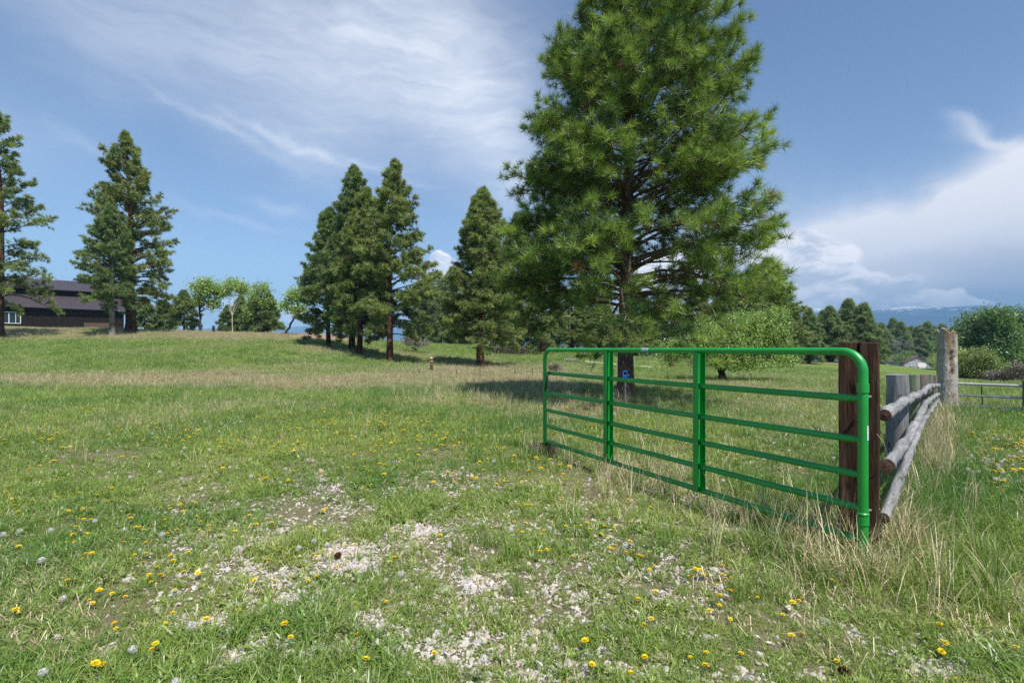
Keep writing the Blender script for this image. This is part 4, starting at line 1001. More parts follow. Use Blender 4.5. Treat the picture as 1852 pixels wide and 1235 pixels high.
# yard hydrant, valve, lid, stones
hx, hy, hzz = gp(1131, 12.1); k_ = 12.1 / F
hyd = empty('yard_hydrant', (hx, hy, hzz)); tag(hyd, 'bright blue headed yard hydrant on a grey pipe in front of the tall pine trunk', 'hydrant')
Zp = lambda py: CH - (py - HY) * k_ - hzz
mb = MB(); mb.tube([(0, 0, Zp(738)), (0, 0, Zp(684))], .019, 12); mb.build('pipe', M['galv'], hyd)
mb = MB(); mb.tube([(0.005, 0, -.1), (0.005, 0, Zp(736)), (0.005, 0, Zp(734))], [.033, .033, .038], 14); mb.build('sleeve', M['white_pvc'], hyd)
mb = MB(); mb.box(-.06, .075, -.035, .035, Zp(681.5), Zp(678)); mb.box(.045, .10, -.03, .03, Zp(680.5), Zp(677.5)); mb.tube([(0, 0, Zp(686)), (0, 0, Zp(679))], .034, 12)
mb.build('head', M['blue_paint'], hyd, .006)
mb = MB(); mb.tube([(-.055, 0, Zp(679)), (-.05, 0, Zp(673)), (-.02, 0, Zp(671)), (.02, 0, Zp(671.3)), (.05, 0, Zp(676)), (.06, 0, Zp(679))], .014, 8); mb.build('handle', M['blue_paint'], hyd)
mb = MB(); mb.box(.02, .075, -.04, .0, Zp(688), Zp(684)); mb.build('spout', simple('pinkish_brass', (.40, .25, .19), .5, .4), hyd, .006)
vx, vy, vz = gp(1105, 12.9); k_ = 12.9 / F; vv = empty('water_valve', (vx, vy, vz)); tag(vv, 'faded blue capped white standpipe left of the yard hydrant', 'standpipe')
Zp = lambda py: CH - (py - HY) * k_ - vz
mb = MB(); mb.tube([(.04, 0, -.1), (.04, 0, Zp(717))], .022, 12); mb.build('pipe', M['white_pvc'], vv)
mb = MB(); mb.tube([(-.11, 0, Zp(714)), (.10, 0, Zp(714))], .036, 14); mb.box(-.13, -.09, -.04, .04, Zp(717.5), Zp(711)); mb.box(.08, .12, -.04, .04, Zp(717.5), Zp(711)); mb.build('cap', M['pale_blue'], vv, .006)
x, y, z = gp(1070, 10.2); mb = MB(); mb.tube([(0, 0, .0), (0, 0, .045), (0, 0, .055)], [.20, .20, .17], 22); lid = mb.build('valve_lid', M['teal']); lid.location = (x, y, z); tag(lid, 'round teal plastic lid lying flat in the grass behind the gate', 'lid')
def rockmesh(name, s, seed, mt, sx=1., sz=.6):
    import bmesh
    bm = bmesh.new(); bmesh.ops.create_icosphere(bm, subdivisions=2, radius=1)
    r = np.random.default_rng(seed); dirs = unit(r.normal(size=(7, 3))); am = r.uniform(.1, .35, 7)
    for v in bm.verts:
        c = np.array(v.co); k = 1 + sum(a * (abs(np.dot(c, dd_)) - .5) for a, dd_ in zip(am, dirs)) + r.normal(0, .03)
        v.co = Vector((c[0] * k * s * sx, c[1] * k * s, c[2] * k * s * sz))
    me = bpy.data.meshes.new(name); bm.to_mesh(me); bm.free(); me.materials.append(mt); return me
for k, (px, dd_, s_, lb) in enumerate([(1146, 11.4, .13, 'largest pale stone right of the hydrant base'), (1105, 10.7, .07, 'small pale stone below the blue capped standpipe'), (1154, 10.8, .075, 'small whitish stone nearest the green gate, right of the hydrant'), (1138, 11.9, .08, 'rounded tan stone touching the hydrant sleeve')]):
    ob = bpy.data.objects.new('stone', rockmesh('stone', s_, 100 + k, M['rock'], 1.3)); link(ob); g = gp(px, dd_); ob.location = (g[0], g[1], g[2] + s_ * .3)
    tag(ob, lb, 'stone', 'stones round the hydrant')

# banded little post in the meadow
x, y, z = gp(780, 31); k_ = 31 / F; bp = empty('banded_post', (x, y, z)); tag(bp, 'short banded wooden post with a white cap standing alone in the meadow', 'post')
hgt = CH - (646 - HY) * k_ - z
mb = MB(); zs_ = np.linspace(-.1, hgt - .07, 28); mb.tube([(.012 * math.sin(q_ * 2), 0, q_) for q_ in zs_], [.085 + .014 * math.sin(q_ * 32) + .01 * (1 - q_) for q_ in zs_], 12)
m, t, o = mat('banded_wood'); tcn = t.new('ShaderNodeTexCoord'); sp = t.new('ShaderNodeSeparateXYZ'); t.link(tcn.outputs['Object'], sp.inputs[0])
wv = t.math('SINE', t.math('MULTIPLY', sp.outputs[2], 32.)); c = t.mix(t.smooth(wv, -.9, 0.), (.06, .025, .012), t.mix(t.smooth(sp.outputs[2], .25, .85), (.12, .065, .04), (.50, .32, .19)))
pbsdf(t, o, c, .8); mb.build('stem', m, bp)
mb = MB(); mb.tube([(0, 0, hgt - .075), (0, 0, hgt - .065)], .05, 10); mb.tube([(0, 0, hgt - .062), (0, 0, hgt - .02), (0, 0, hgt)], [.075, .08, .05], 12); mb.build('cap', M['white_paint'], bp)
# white irrigation pipe and grey poles on the grass
def lying(name, pts, r_, mt, label, cat):
    mb = MB(); P3 = [(x, y, z + r_) for x, y, z in [gp(px, dd_) for px, dd_ in pts]]; c0 = P3[0]
    mb.tube([(a - c0[0], b - c0[1], c - c0[2]) for a, b, c in P3], r_, 10); ob = mb.build(name, mt); ob.location = c0; tag(ob, label, cat)
lying('irrigation_pipe', [(1059, 47), (1090, 46), (1135, 44.5), (1180, 43)], .06, M['white_pvc'], 'long white irrigation pipe lying on the grass behind the gate', 'pipe')
lying('fence_pole', [(1020, 49), (1048, 47.8)], .10, M['grey_wood'], 'upper of two grey poles lying left of the white irrigation pipe', 'pole')
lying('fence_pole', [(1024, 47.6), (1044, 46.8)], .09, M['greybrown_wood'], 'lower shorter grey pole lying left of the white irrigation pipe', 'pole')
x, y, z = gp(1215, 44); mb = MB(); mb.tube([(0, 0, -.1), (0, 0, .1), (0, 0, .6), (0, 0, .62)], [.26, .22, .19, .17], 12, jitter=[rg.normal(0, .06, 12)] * 4); ob = mb.build('tree_stump', M['bark']); ob.location = (x, y, z); tag(ob, 'short brown stump on the grass left of the spreading lime green tree', 'stump')
x, y, z = gp(386, 60); mb = MB(); mb.tube([(0, 0, -.1), (0, 0, .5), (.02, 0, .85)], [.2, .17, .14], 10, jitter=[rg.normal(0, .08, 10)] * 3); ob = mb.build('tree_stump', M['bark_dark']); ob.location = (x, y, z); tag(ob, 'small black stump on the crest between the aspen and the birch', 'stump')
mb = MB(); gx_, gy_, gz_ = gp(572, 60)
aa2 = np.linspace(0, 2 * np.pi, 24, endpoint=False); vs = [(0, 0, .75)]
for kk, (rr_, h_) in enumerate(((1.2, .68), (2.4, .45), (3.6, .1), (4.2, -.3))): vs += [(rr_ * math.cos(a) * 1.1, rr_ * math.sin(a), h_ + rg.normal(0, .05)) for a in aa2]
fs = [(0, 1 + i, 1 + (i + 1) % 24) for i in range(24)] + [(1 + kk * 24 + i, 1 + (kk + 1) * 24 + i, 1 + (kk + 1) * 24 + (i + 1) % 24, 1 + kk * 24 + (i + 1) % 24) for kk in range(3) for i in range(24)]
mb.add(vs, fs, 0, True); ob = mb.build('dirt_mound', simple('pinkish_dirt', (.30, .20, .15), .95, .1, 0, .3, 2.)); ob.location = (gx_, gy_, gz_ - .35); tag(ob, kind='structure')

# ------------------------------------------------------------------ barn on the left
def wv_(px, py, dd_): return np.array(wpt(px, py, dd_))
bd = unit(np.array([4.4, 3.7])); bnm = np.array([-bd[1], bd[0]])      # along the wall, away from the camera
c0 = np.array([-48.2 * 1.45, 58.7 * 1.45]) 
# right-hand front corner of the wall (photo x 224), distances scaled 1.45
t224 = 1.51; pr_ = np.array([(-52.6 + 4.4 * t224) * 1.45, (55 + 3.7 * t224) * 1.45]); 
barn = empty('barn', (pr_[0], pr_[1], 0), math.atan2(bd[1], bd[0])); tag(barn, 'long dark brown metal barn with plum coloured roofs on the left crest', 'barn')
gzb = 3.6
LB = 34.
D0 = pr_[1]
zE = CH + (630 - 563) / F * D0; zLR = CH + (630 - 541) / F * (D0 + 3.4); zU = CH + (630 - 532.) / F * (D0 + 3.2); zR = CH + (630 - 515.5) / F * (D0 + 6.5)
mb = MB(); mb.box(-LB, 0, 0, 14, gzb - 2.5, zE - .02)
for k in range(int(LB / .3)): mb.box(-k * .3 - .05, -k * .3 - .015, -.035, -.001, gzb - 2.5, zE - .03)
for k in range(46): mb.box(.001, .035, k * .3 + .02, k * .3 + .055, gzb - 2.5, zE - .03)
mb.build('wall', M['barn_wall'], barn)
mb = MB(); mb.box(-LB, -.6, 4.2, 12, zE, zU + .1); mb.build('clerestory', M['barn_wall'], barn)
def roof(name, x0, x1, y0, z0, y1, z1, th=.12, rib=.45):
    mb = MB(); mb.add([(x0, y0, z0), (x1, y0, z0), (x1, y1, z1), (x0, y1, z1), (x0, y0, z0 + th), (x1, y0, z0 + th), (x1, y1, z1 + th), (x0, y1, z1 + th)],
        [(0,3,2,1),(4,5,6,7),(0,1,5,4),(1,2,6,5),(2,3,7,6),(3,0,4,7)])
    ln = math.hypot(y1 - y0, z1 - z0); 
    for k in range(int((x1 - x0) / rib)):
        x = x0 + .1 + k * rib
        mb.add([(x, y0 - .005, z0 + th - .01), (x + .05, y0 - .005, z0 + th - .01), (x + .05, y1, z1 + th - .01), (x, y1, z1 + th - .01), (x, y0 - .005, z0 + th + .035), (x + .05, y0 - .005, z0 + th + .035), (x + .05, y1, z1 + th + .035), (x, y1, z1 + th + .035)],
            [(0,3,2,1),(4,5,6,7),(0,1,5,4),(1,2,6,5),(2,3,7,6),(3,0,4,7)])
    return mb.build(name, M['barn_roof'], barn)
roof('lower_roof', -LB, .5, -.7, zE, 4.2, zLR)
roof('upper_roof', -LB, .3, 3.3, zU, 8.1, zR); roof('rear_roof', -LB, .3, 13.4, zU, 8.12, zR)
mb = MB(); xv = -9.2; mb.tube([(xv, 8.0, zR), (xv, 8.0, zR + .55)], .09, 10); mb.build('vent_pipe', M['white_paint'], barn)
# window and low door panel, found along the wall from photo columns
def along(px):
    s_ = (px - 926) / F; return (s_ * pr_[1] - pr_[0]) / (bd[0] - s_ * bd[1])
xw0, xw1 = along(-6), along(38); dw = pr_[1] + bd[1] * (xw0 + xw1) / 2; zw0, zw1 = CH + (630 - 585) / F * dw, CH + (630 - 564) / F * dw
wo = MB()
for (a, b, c_, e_) in ((xw0, xw1, zw0, zw0 + .09), (xw0, xw1, zw1 - .09, zw1), (xw0, xw0 + .09, zw0 + .09, zw1 - .09), (xw1 - .09, xw1, zw0 + .09, zw1 - .09), (xw0 + (xw1 - xw0) * .5 - .05, xw0 + (xw1 - xw0) * .5 + .05, zw0 + .09, zw1 - .09), (xw0 + (xw1 - xw0) * .78 - .03, xw0 + (xw1 - xw0) * .78 + .03, zw0 + .09, zw1 - .09)):
    wo.box(a, b, -.11, -.04, c_, e_)
wn = wo.build('window', M['white_paint'], barn)
mb = MB(); mb.box(xw0 + .05, xw1 - .05, -.075, -.06, zw0 + .05, zw1 - .05); mb.build('pane', M['glass'], wn)
xd0, xd1 = along(152), along(199); mb = MB(); mb.box(xd0, xd1, -.09, -.038, gzb - 2, CH + (630 - 584) / F * (pr_[1] - 2)); mb.build('door_panel', M['barn_door'], barn)

# ------------------------------------------------------------------ house, outbuilding and car far off
def house(name, label, cat, px0, px1, dd_, y_base, y_eave, y_apex, depth, ridge_px, wall='house_wall', garage=None, window=None, rm='house_roof'):
    k = dd_ / F; x0 = (px0 - 926) * k; x1 = (px1 - 926) * k; zb_ = CH - (y_base - HY) * k; ze = CH - (y_eave - HY) * k; za = CH - (y_apex - HY) * k
    xm_ = (ridge_px - 926) * k; h = empty(name, (xm_, dd_, zb_), 0); tag(h, label, cat)
    a, b = x0 - xm_, x1 - xm_; ze -= zb_; za -= zb_
    mb = MB(); mb.add([(a, 0, -.6), (b, 0, -.6), (b, 0, ze), (0, 0, za - .15), (a, 0, ze), (a, depth, -.6), (b, depth, -.6), (b, depth, ze), (0, depth, za - .15), (a, depth, ze)],
        [(0, 1, 2, 3, 4), (9, 8, 7, 6, 5), (0, 4, 9, 5), (1, 6, 7, 2), (4, 3, 8, 9), (3, 2, 7, 8)]); mb.build('wall', M[wall], h)
    for sx, xe in ((-1, a), (1, b)):
        xo = xe + sx * .55; zo = ze - (za - ze) / abs(xe) * .55; mb = MB(); th = .22
        mb.add([(0, -.5, za - .05), (xo, -.5, zo - .05), (xo, depth + .5, zo - .05), (0, depth + .5, za - .05), (0, -.5, za + th), (xo, -.5, zo + th), (xo, depth + .5, zo + th), (0, depth + .5, za + th)],
               [(0,1,2,3),(4,7,6,5),(0,4,5,1),(1,5,6,2),(2,6,7,3),(3,7,4,0)]); mb.build('roof', M[rm], h)
        mb = MB(); mb.add([(0, -.53, za - .02), (xo, -.53, zo - .02), (xo, -.505, zo - .02), (0, -.505, za - .02), (0, -.53, za + .16), (xo, -.53, zo + .16), (xo, -.505, zo + .16), (0, -.505, za + .16)],
               [(0,1,2,3),(4,7,6,5),(0,4,5,1),(1,5,6,2),(2,6,7,3),(3,7,4,0)]); mb.build('bargeboard', M['house_roof'], h)
    conv = lambda p, q: ((p - ridge_px) * k, CH - (q - HY) * k - zb_)
    if garage:
        (gx0, gz1), (gx1, gz0) = conv(garage[0], garage[1]), conv(garage[2], garage[3]); mb = MB()
        for q_ in range(4): mb.box(gx0, gx1, -.06, -.01, gz0 + (gz1 - gz0) * q_ / 4 + .02, gz0 + (gz1 - gz0) * (q_ + 1) / 4)
        mb.build('garage_door', M['white_paint'], h)
    if window:
        (gx0, gz1), (gx1, gz0) = conv(window[0], window[1]), conv(window[2], window[3]); mb = MB(); f_ = .12
        mb.box(gx0 - f_, gx1 + f_, -.09, -.02, gz0 - f_, gz0); mb.box(gx0 - f_, gx1 + f_, -.09, -.02, gz1, gz1 + f_); mb.box(gx0 - f_, gx0, -.09, -.02, gz0, gz1); mb.box(gx1, gx1 + f_, -.09, -.02, gz0, gz1); mb.box((gx0 + gx1) / 2 - .05, (gx0 + gx1) / 2 + .05, -.09, -.02, gz0, gz1)
        wn_ = mb.build('window', M['white_paint'], h); mb = MB(); mb.box(gx0, gx1, -.05, -.015, gz0, gz1); mb.build('pane', simple('sky_lit_pane', (.25, .36, .40), .15, .8), wn_)
    return h, k
hs, k_ = house('house', 'pale grey gabled house with one white garage door across the field', 'house', 1635.5, 1680, 200, 665.5, 655, 644, 14, 1659, garage=(1660, 656, 1675, 665.3), window=(1643.5, 655, 1652.5, 661))
mb = MB(); mb.box(3.6, 4.3, 5, 5.7, 1.5, 5.0); mb.build('chimney', M['greybrown_wood'], hs)
house('outbuilding', 'small pale garage building half hidden by the leafy tree left of the house', 'outbuilding', 1599.5, 1624, 212, 662, 651, 645, 9, 1611, garage=(1603, 651.5, 1616, 661.5))
mb = MB(); g = gp(1625, 199)
mb.box(-16, 19, -4.5, 4, -.15, .03); ob = mb.build('driveway', simple('pale_gravel_drive', (.32, .29, .27), .95, .1, 0, .15, .5)); ob.location = (g[0], 201, CH - (665 - HY) / F * 200 - .02); tag(ob, kind='structure')
# white car
cg = wpt(1594.5, 660.6, 205); car = empty('parked_car', (cg[0], cg[1], cg[2] - .35)); tag(car, 'white car parked left of the small garage building', 'car')
mb = MB(); sec = [(-2.1, .35, .70), (-2.0, .35, .85), (-1.1, .35, .95), (-.6, .35, 1.38), (.7, .35, 1.42), (1.3, .35, 1.02), (2.05, .35, .85), (2.15, .35, .6)]
vs = []
for (x, zl, zh) in sec:
    wd = .85; wt = .85 if zh < 1.1 else .65; vs += [(x, -wd, zl), (x, -wd, min(zh, .95)), (x, -wt, zh), (x, wt, zh), (x, wd, min(zh, .95)), (x, wd, zl)]
fs = [(i * 6 + k, (i + 1) * 6 + k, (i + 1) * 6 + (k + 1) % 6, i * 6 + (k + 1) % 6) for i in range(7) for k in range(6)] + [(5, 4, 3, 2, 1, 0), tuple(42 + i for i in range(6))]
mb.add(vs, fs); mb.build('body', M['car_paint'], car)
mb = MB(); mb.add([(-.95, -.80, .98), (1.15, -.80, 1.0), (.65, -.70, 1.33), (-.55, -.70, 1.31)], [(0, 1, 2, 3)]); mb.build('side_window', M['glass'], car)
for wx in (-1.3, 1.35):
    for wy in (-.80, .80):
        mb = MB(); mb.tube([(wx, wy - .1, .33), (wx, wy + .1, .33)], .33, 14); mb.build('wheel', M['rubber'], car)
# dark post-and-rail fence before the house
hf_ = empty('yard_fence', (gp(1640, 183)[0], 183, 0)); tag(hf_, 'low dark post and rail fence along the drive before the house', 'fence'); bx = gp(1640, 183)[0]
zz0 = []
for px in range(1586, 1700, 15):
    x, y, z = gp(px, 183); zz0.append((x - bx, z)); mb = MB(); mb.box(x - bx - .09, x - bx + .09, -.09, .09, z - .2, z + 1.25); mb.build('post', M['block'], hf_)
for h_ in (.5, 1.0):
    mb = MB(); mb.tube([(x, 0, z + h_) for x, z in zz0], .045, 6); mb.build('rail', M['block'], hf_)
# pale-blue roofed shed far behind the pines
k_ = 112 / F; sh = empty('shed', ((985 - 926) * k_, 112, 0)); tag(sh, 'pale blue metal roofed shed glimpsed far behind the pines above the gate end', 'shed')
zE2 = CH + (630 - 619) * k_; zA2 = CH + (630 - 610) * k_; hw2 = 28 * k_
mb = MB(); mb.box(-hw2, hw2, 0, 7, -1.5, zE2); mb.build('wall', M['house_wall'], sh)
mb = MB(); mb.add([(-hw2 - .3, -.4, zE2), (hw2 + .3, -.4, zE2), (hw2 + .3, 3.5, zA2), (-hw2 - .3, 3.5, zA2), (hw2 + .3, 7.4, zE2), (-hw2 - .3, 7.4, zE2), (-hw2 - .3, -.4, zE2 + .1), (hw2 + .3, -.4, zE2 + .1), (hw2 + .3, 3.5, zA2 + .1), (-hw2 - .3, 3.5, zA2 + .1), (hw2 + .3, 7.4, zE2 + .1), (-hw2 - .3, 7.4, zE2 + .1)],
      [(6, 7, 8, 9), (9, 8, 10, 11), (0, 3, 2, 1), (3, 5, 4, 2), (0, 1, 7, 6), (5, 11, 10, 4), (0, 6, 9, 3), (3, 9, 11, 5), (1, 2, 8, 7), (2, 4, 10, 8)]); mb.build('roof', M['blue_roof'], sh)
# weathered shed post and beam at the right edge
k_ = 54 / F; x, y, z = gp(1835, 54); so = empty('timber_frame', (x, y, z)); tag(so, 'old pale timber post with a leaning beam among the brush at right', 'timber frame')
zt = CH - (650 - HY) * k_ - z
mb = MB(); mb.box(-.17, .17, -.1, .1, -.1, zt); mb.build('post', M['greybrown_wood'], so); mb = MB(); mb.tube([(-1.45, .05, zt - .55), (-.18, 0, zt - .85)], .10, 6); mb.build('beam', M['greybrown_wood'], so)

# ------------------------------------------------------------------ ground cover: clump meshes scattered on points
def blades(rng, n, rad, h0, h1, wd, bend, segs=3, lay=0., head=False):
    V = []; Fq = []; B = []
    for i in range(n):
        a = rng.uniform(0, 2 * math.pi); r_ = rad * math.sqrt(rng.random()); p = np.array([r_ * math.cos(a), r_ * math.sin(a), -.01])
        an = rng.uniform(0, 2 * math.pi); h = rng.uniform(h0, h1); bn = bend * rng.uniform(.3, 1.3) + lay
        d = np.array([math.cos(an), math.sin(an), 0]); sd_ = np.array([-d[1], d[0], 0]) if rng.random() < .5 else unit(rng.normal(size=3) * [1, 1, .2]); w_ = wd * rng.uniform(.6, 1.3); b = len(V); bv = rng.random()
        for s in range(segs + 1):
            t_ = s / segs; ang = bn * t_; pos = p + d * h * (math.sin(ang) * t_ * .9) + np.array([0, 0, h * t_ * max(.12, math.cos(ang * .8))])
            ww = w_ * (1 - t_ ** 1.6 * .92) * .5
            if head and t_ > .7: ww = w_ * 1.1 * (1.1 - t_)
            V += [pos - sd_ * ww, pos + sd_ * ww]; B += [bv, bv]
        for s in range(segs): Fq.append((b + 2*s, b + 2*s + 1, b + 2*s + 3, b + 2*s + 2))
    return np.array(V), np.array(Fq), np.array(B)
def clump_collection(name, specs, mt, seed):
    col = bpy.data.collections.new(name); r = np.random.default_rng(seed)
    for i, sp_ in enumerate(specs):
        V, Fq, B = blades(r, **sp_); o_ = tri_mesh('%s_%02d' % (name, i), V, Fq, mt, {'blade': B}, k=4, do_link=False); col.objects.link(o_)
    return col
def scatter(name, col, nvar, P, rot, scl, attrs, label, cat):
    me = bpy.data.meshes.new(name); n = len(P); me.vertices.add(n); me.vertices.foreach_set('co', np.asarray(P, np.float32).ravel())
    r = np.random.default_rng(len(name) + n)
    def A(nm, typ, arr, key='value'):
        a = me.attributes.new(nm, typ, 'POINT'); a.data.foreach_set(key, arr.ravel())
    A('rot', 'FLOAT_VECTOR', np.asarray(rot, np.float32), 'vector'); A('scl', 'FLOAT', np.asarray(scl, np.float32)); A('idx', 'INT', r.integers(0, nvar, n).astype(np.int32))
    for k, v in attrs.items(): A(k, 'FLOAT', np.asarray(v, np.float32))
    me.update(); ob = link(bpy.data.objects.new(name, me))
    ng = bpy.data.node_groups.new(name + '_nodes', 'GeometryNodeTree'); ng.interface.new_socket('Geometry', in_out='INPUT', socket_type='NodeSocketGeometry'); ng.interface.new_socket('Geometry', in_out='OUTPUT', socket_type='NodeSocketGeometry')
    N_ = ng.nodes; L = ng.links; gi = N_.new('NodeGroupInput'); go = N_.new('NodeGroupOutput'); ip = N_.new('GeometryNodeInstanceOnPoints'); ci = N_.new('GeometryNodeCollectionInfo')
    ci.inputs['Collection'].default_value = col; ci.inputs['Separate Children'].default_value = True; ci.inputs['Reset Children'].default_value = True
    ip.inputs['Pick Instance'].default_value = True
    def NA(nm, typ):
        q_ = N_.new('GeometryNodeInputNamedAttribute'); q_.data_type = typ; q_.inputs['Name'].default_value = nm; return q_.outputs['Attribute']
    L.new(gi.outputs[0], ip.inputs['Points']); L.new(ci.outputs[0], ip.inputs['Instance']); L.new(NA('idx', 'INT'), ip.inputs['Instance Index'])
    e2 = N_.new('FunctionNodeEulerToRotation'); L.new(NA('rot', 'FLOAT_VECTOR'), e2.inputs[0]); L.new(e2.outputs[0], ip.inputs['Rotation'])
    L.new(NA('scl', 'FLOAT'), ip.inputs['Scale']); L.new(ip.outputs[0], go.inputs[0])
    md = ob.modifiers.new('scatter', 'NODES'); md.node_group = ng
    tag(ob, label, cat, kind='stuff'); return ob
def cand(rng, n, y0, y1, power=1., side=2.5, marg=1.22):
    """random ground points in the wedge the camera sees (and a bit more), density falling with distance"""
    u = rng.random(n); y = (y0 ** (2 - power) + u * (y1 ** (2 - power) - y0 ** (2 - power))) ** (1 / (2 - power)) if power != 2 else y0 * (y1 / y0) ** u
    x = rng.uniform(-1, 1, n) * (marg * y + side); return x, y
GRAVEL = [(612, 1005, 42, 24, 1.2), (655, 1022, 55, 12, .7), (480, 985, 45, 12, .6), (405, 970, 26, 8, .5), (750, 958, 48, 13, .8), (850, 1058, 46, 16, .8), (380, 1135, 60, 17, .8), (322, 1085, 32, 9, .45), (430, 1105, 40, 10, .5),
          (450, 1195, 50, 20, .7), (660, 1125, 42, 17, .7), (905, 1168, 60, 20, .45), (1010, 1195, 50, 26, .65), (945, 1222, 50, 10, .5), (583, 860, 13, 22, .5), (560, 832, 15, 4, .8), (598, 884, 26, 9, .45), (715, 832, 30, 6, .45),
          (800, 858, 55, 9, .45), (640, 925, 60, 10, .35), (1110, 1140, 60, 14, .3), (1170, 1035, 50, 8, .2), (1495, 1128, 22, 7, .6), (1540, 1150, 30, 8, .4), (1620, 1188, 60, 12, .7), (1700, 1212, 60, 12, .8), (1600, 1225, 160, 12, .3), (810, 1035, 60, 16, .4),
          (700, 990, 60, 12, .45), (540, 1085, 60, 14, .5), (560, 1180, 90, 26, .5), (760, 1180, 80, 30, .35), (240, 1180, 90, 20, .2), (1100, 1215, 100, 22, .5), (980, 1075, 90, 22, .25), (470, 1035, 60, 14, .55), (1290, 1190, 90, 18, .25), (600, 1230, 120, 14, .5), (1380, 1225, 90, 10, .25), (1180, 1085, 70, 12, .2)]
_nf = lambda x, y, s, sd: fbm(x * s + 31.7 + sd, y * s + 12.3, 40 + sd, 3)
def gravelness(px, py, x, y):
    g = np.zeros(px.shape)
    for cx, cy_, rx, ry, s in GRAVEL: g += s * ell(px, py, cx, cy_, rx, ry)
    bgd = .19 * sst(py, 840, 900) * (1 - sst(px, 1250, 1420)) * sst(px, 120, 360)
    return np.clip((g + bgd) * (1 + 1.1 * _nf(x, y, 2.6, 1)), 0, 1.2)
BARE = [(40, 1110, 70, 40, .7), (110, 1165, 60, 20, .5), (60, 1060, 80, 16, .4), (1480, 1060, 200, 34, .55), (1640, 1060, 90, 26, .7), (1780, 1125, 90, 28, .7), (1700, 1010, 60, 14, .5), (860, 1100, 60, 14, .4), (1060, 960, 40, 8, .4), (640, 1170, 50, 12, .3), (1100, 745, 60, 12, .7), (1190, 838, 40, 8, .5),
        (1050, 755, 30, 10, .5), (1520, 1090, 90, 16, .5), (310, 1110, 30, 14, .4), (230, 1130, 60, 14, .4)]
def bareness(px, py, x, y):
    g = np.zeros(px.shape)
    for cx, cy_, rx, ry, s in BARE: g += s * ell(px, py, cx, cy_, rx, ry)
    return np.clip(g * (1 + .9 * _nf(x, y, 3., 7)), 0, 1)
def segdist(x, y, a, b):
    a = np.array(a); b = np.array(b); ab = b - a; t_ = np.clip(((x - a[0]) * ab[0] + (y - a[1]) * ab[1]) / (ab @ ab), 0, 1)
    return np.hypot(x - a[0] - t_ * ab[0], y - a[1] - t_ * ab[1])
def tone_of(rng, x, y):
    return np.clip(.5 + .55 * _nf(x, y, .5, 3) + .35 * _nf(x, y, 2.5, 4) + rng.normal(0, .16, x.shape), 0, 1)
def rots(rng, n, tilt=.15):
    return np.stack([rng.normal(0, tilt, n), rng.normal(0, tilt, n), rng.uniform(0, 6.283, n)], 1)

short = clump_collection('short_grass_clump', [dict(n=22, rad=.05, h0=.025, h1=.075, wd=.0042, bend=1.0), dict(n=20, rad=.045, h0=.03, h1=.09, wd=.0038, bend=1.3), dict(n=26, rad=.06, h0=.02, h1=.06, wd=.0045, bend=1.5),
    dict(n=16, rad=.03, h0=.05, h1=.12, wd=.0050, bend=1.1), dict(n=24, rad=.055, h0=.02, h1=.065, wd=.0035, bend=.8), dict(n=18, rad=.02, h0=.04, h1=.13, wd=.0062, bend=1.4), dict(n=8, rad=.012, h0=.05, h1=.10, wd=.016, bend=1.9, segs=4)], M['grass'], 1)
medium = clump_collection('medium_grass_clump', [dict(n=34, rad=.10, h0=.06, h1=.16, wd=.007, bend=.9), dict(n=30, rad=.09, h0=.08, h1=.2, wd=.0065, bend=1.1), dict(n=38, rad=.13, h0=.05, h1=.14, wd=.008, bend=1.3), dict(n=28, rad=.08, h0=.07, h1=.22, wd=.006, bend=.7)], M['grass'], 2)
tall = clump_collection('tall_grass_clump', [dict(n=26, rad=.07, h0=.12, h1=.30, wd=.0060, bend=.8, segs=4), dict(n=22, rad=.05, h0=.15, h1=.36, wd=.0055, bend=.6, segs=4), dict(n=30, rad=.10, h0=.10, h1=.26, wd=.0065, bend=1.1, segs=4)], M['grass'], 3)
strawc = clump_collection('straw_clump', [dict(n=12, rad=.07, h0=.15, h1=.42, wd=.0055, bend=.5, segs=4, head=True), dict(n=9, rad=.05, h0=.25, h1=.50, wd=.0055, bend=.35, segs=4, head=True), dict(n=14, rad=.10, h0=.10, h1=.34, wd=.0045, bend=1.2, segs=4), dict(n=10, rad=.08, h0=.15, h1=.38, wd=.004, bend=.9, segs=4, lay=.5)], M['straw'], 4)
litter = clump_collection('straw_litter', [dict(n=12, rad=.10, h0=.06, h1=.20, wd=.0045, bend=.2, segs=2, lay=1.75), dict(n=16, rad=.12, h0=.05, h1=.15, wd=.004, bend=.3, segs=2, lay=1.8)], M['straw'], 5)

rg = np.random.default_rng(101)
# lawn
x, y = cand(rg, 105000, 1.2, 13., 1.35, 1.6); z = hz(x, y); px, py = pix(x, y, z)
gr = gravelness(px, py, x, y); ba = bareness(px, py, x, y); dr_ = dryness(px, py)
patchy = _nf(x, y, 1.6, 5) + .6 * _nf(x, y, 5.5, 6)
keep = rg.random(len(x)) < np.clip((1 - .92 * np.clip(gr, 0, 1)) * (1 - .85 * ba) * (.80 + .75 * patchy), .05, 1)
x, y, z, dr_, px, py = (a[keep] for a in (x, y, z, dr_, px, py)); n = len(x)
tuft = np.clip(1. + .75 * _nf(x, y, 1.9, 9), .55, 1.9) * (1 - .45 * np.exp(-(segdist(x, y, GN, GF) / .45) ** 2))
brn = np.clip(_nf(x, y, 1.1, 8) * 1.1, 0, .5)
scatter('lawn_grass', short, 7, np.stack([x, y, z], 1), rots(rg, n, .2), tuft * rg.uniform(.65, 1.25, n) * (1 + .35 * sst(y, 5, 12)), {'dry': np.clip(dr_ * .6 + brn * .35 + rg.normal(0, .09, n) + (rg.random(n) < .04) * .5, 0, 1), 'tone': tone_of(rg, x, y)},
        'short patchy green grass growing through the gravel of the field track', 'grass')
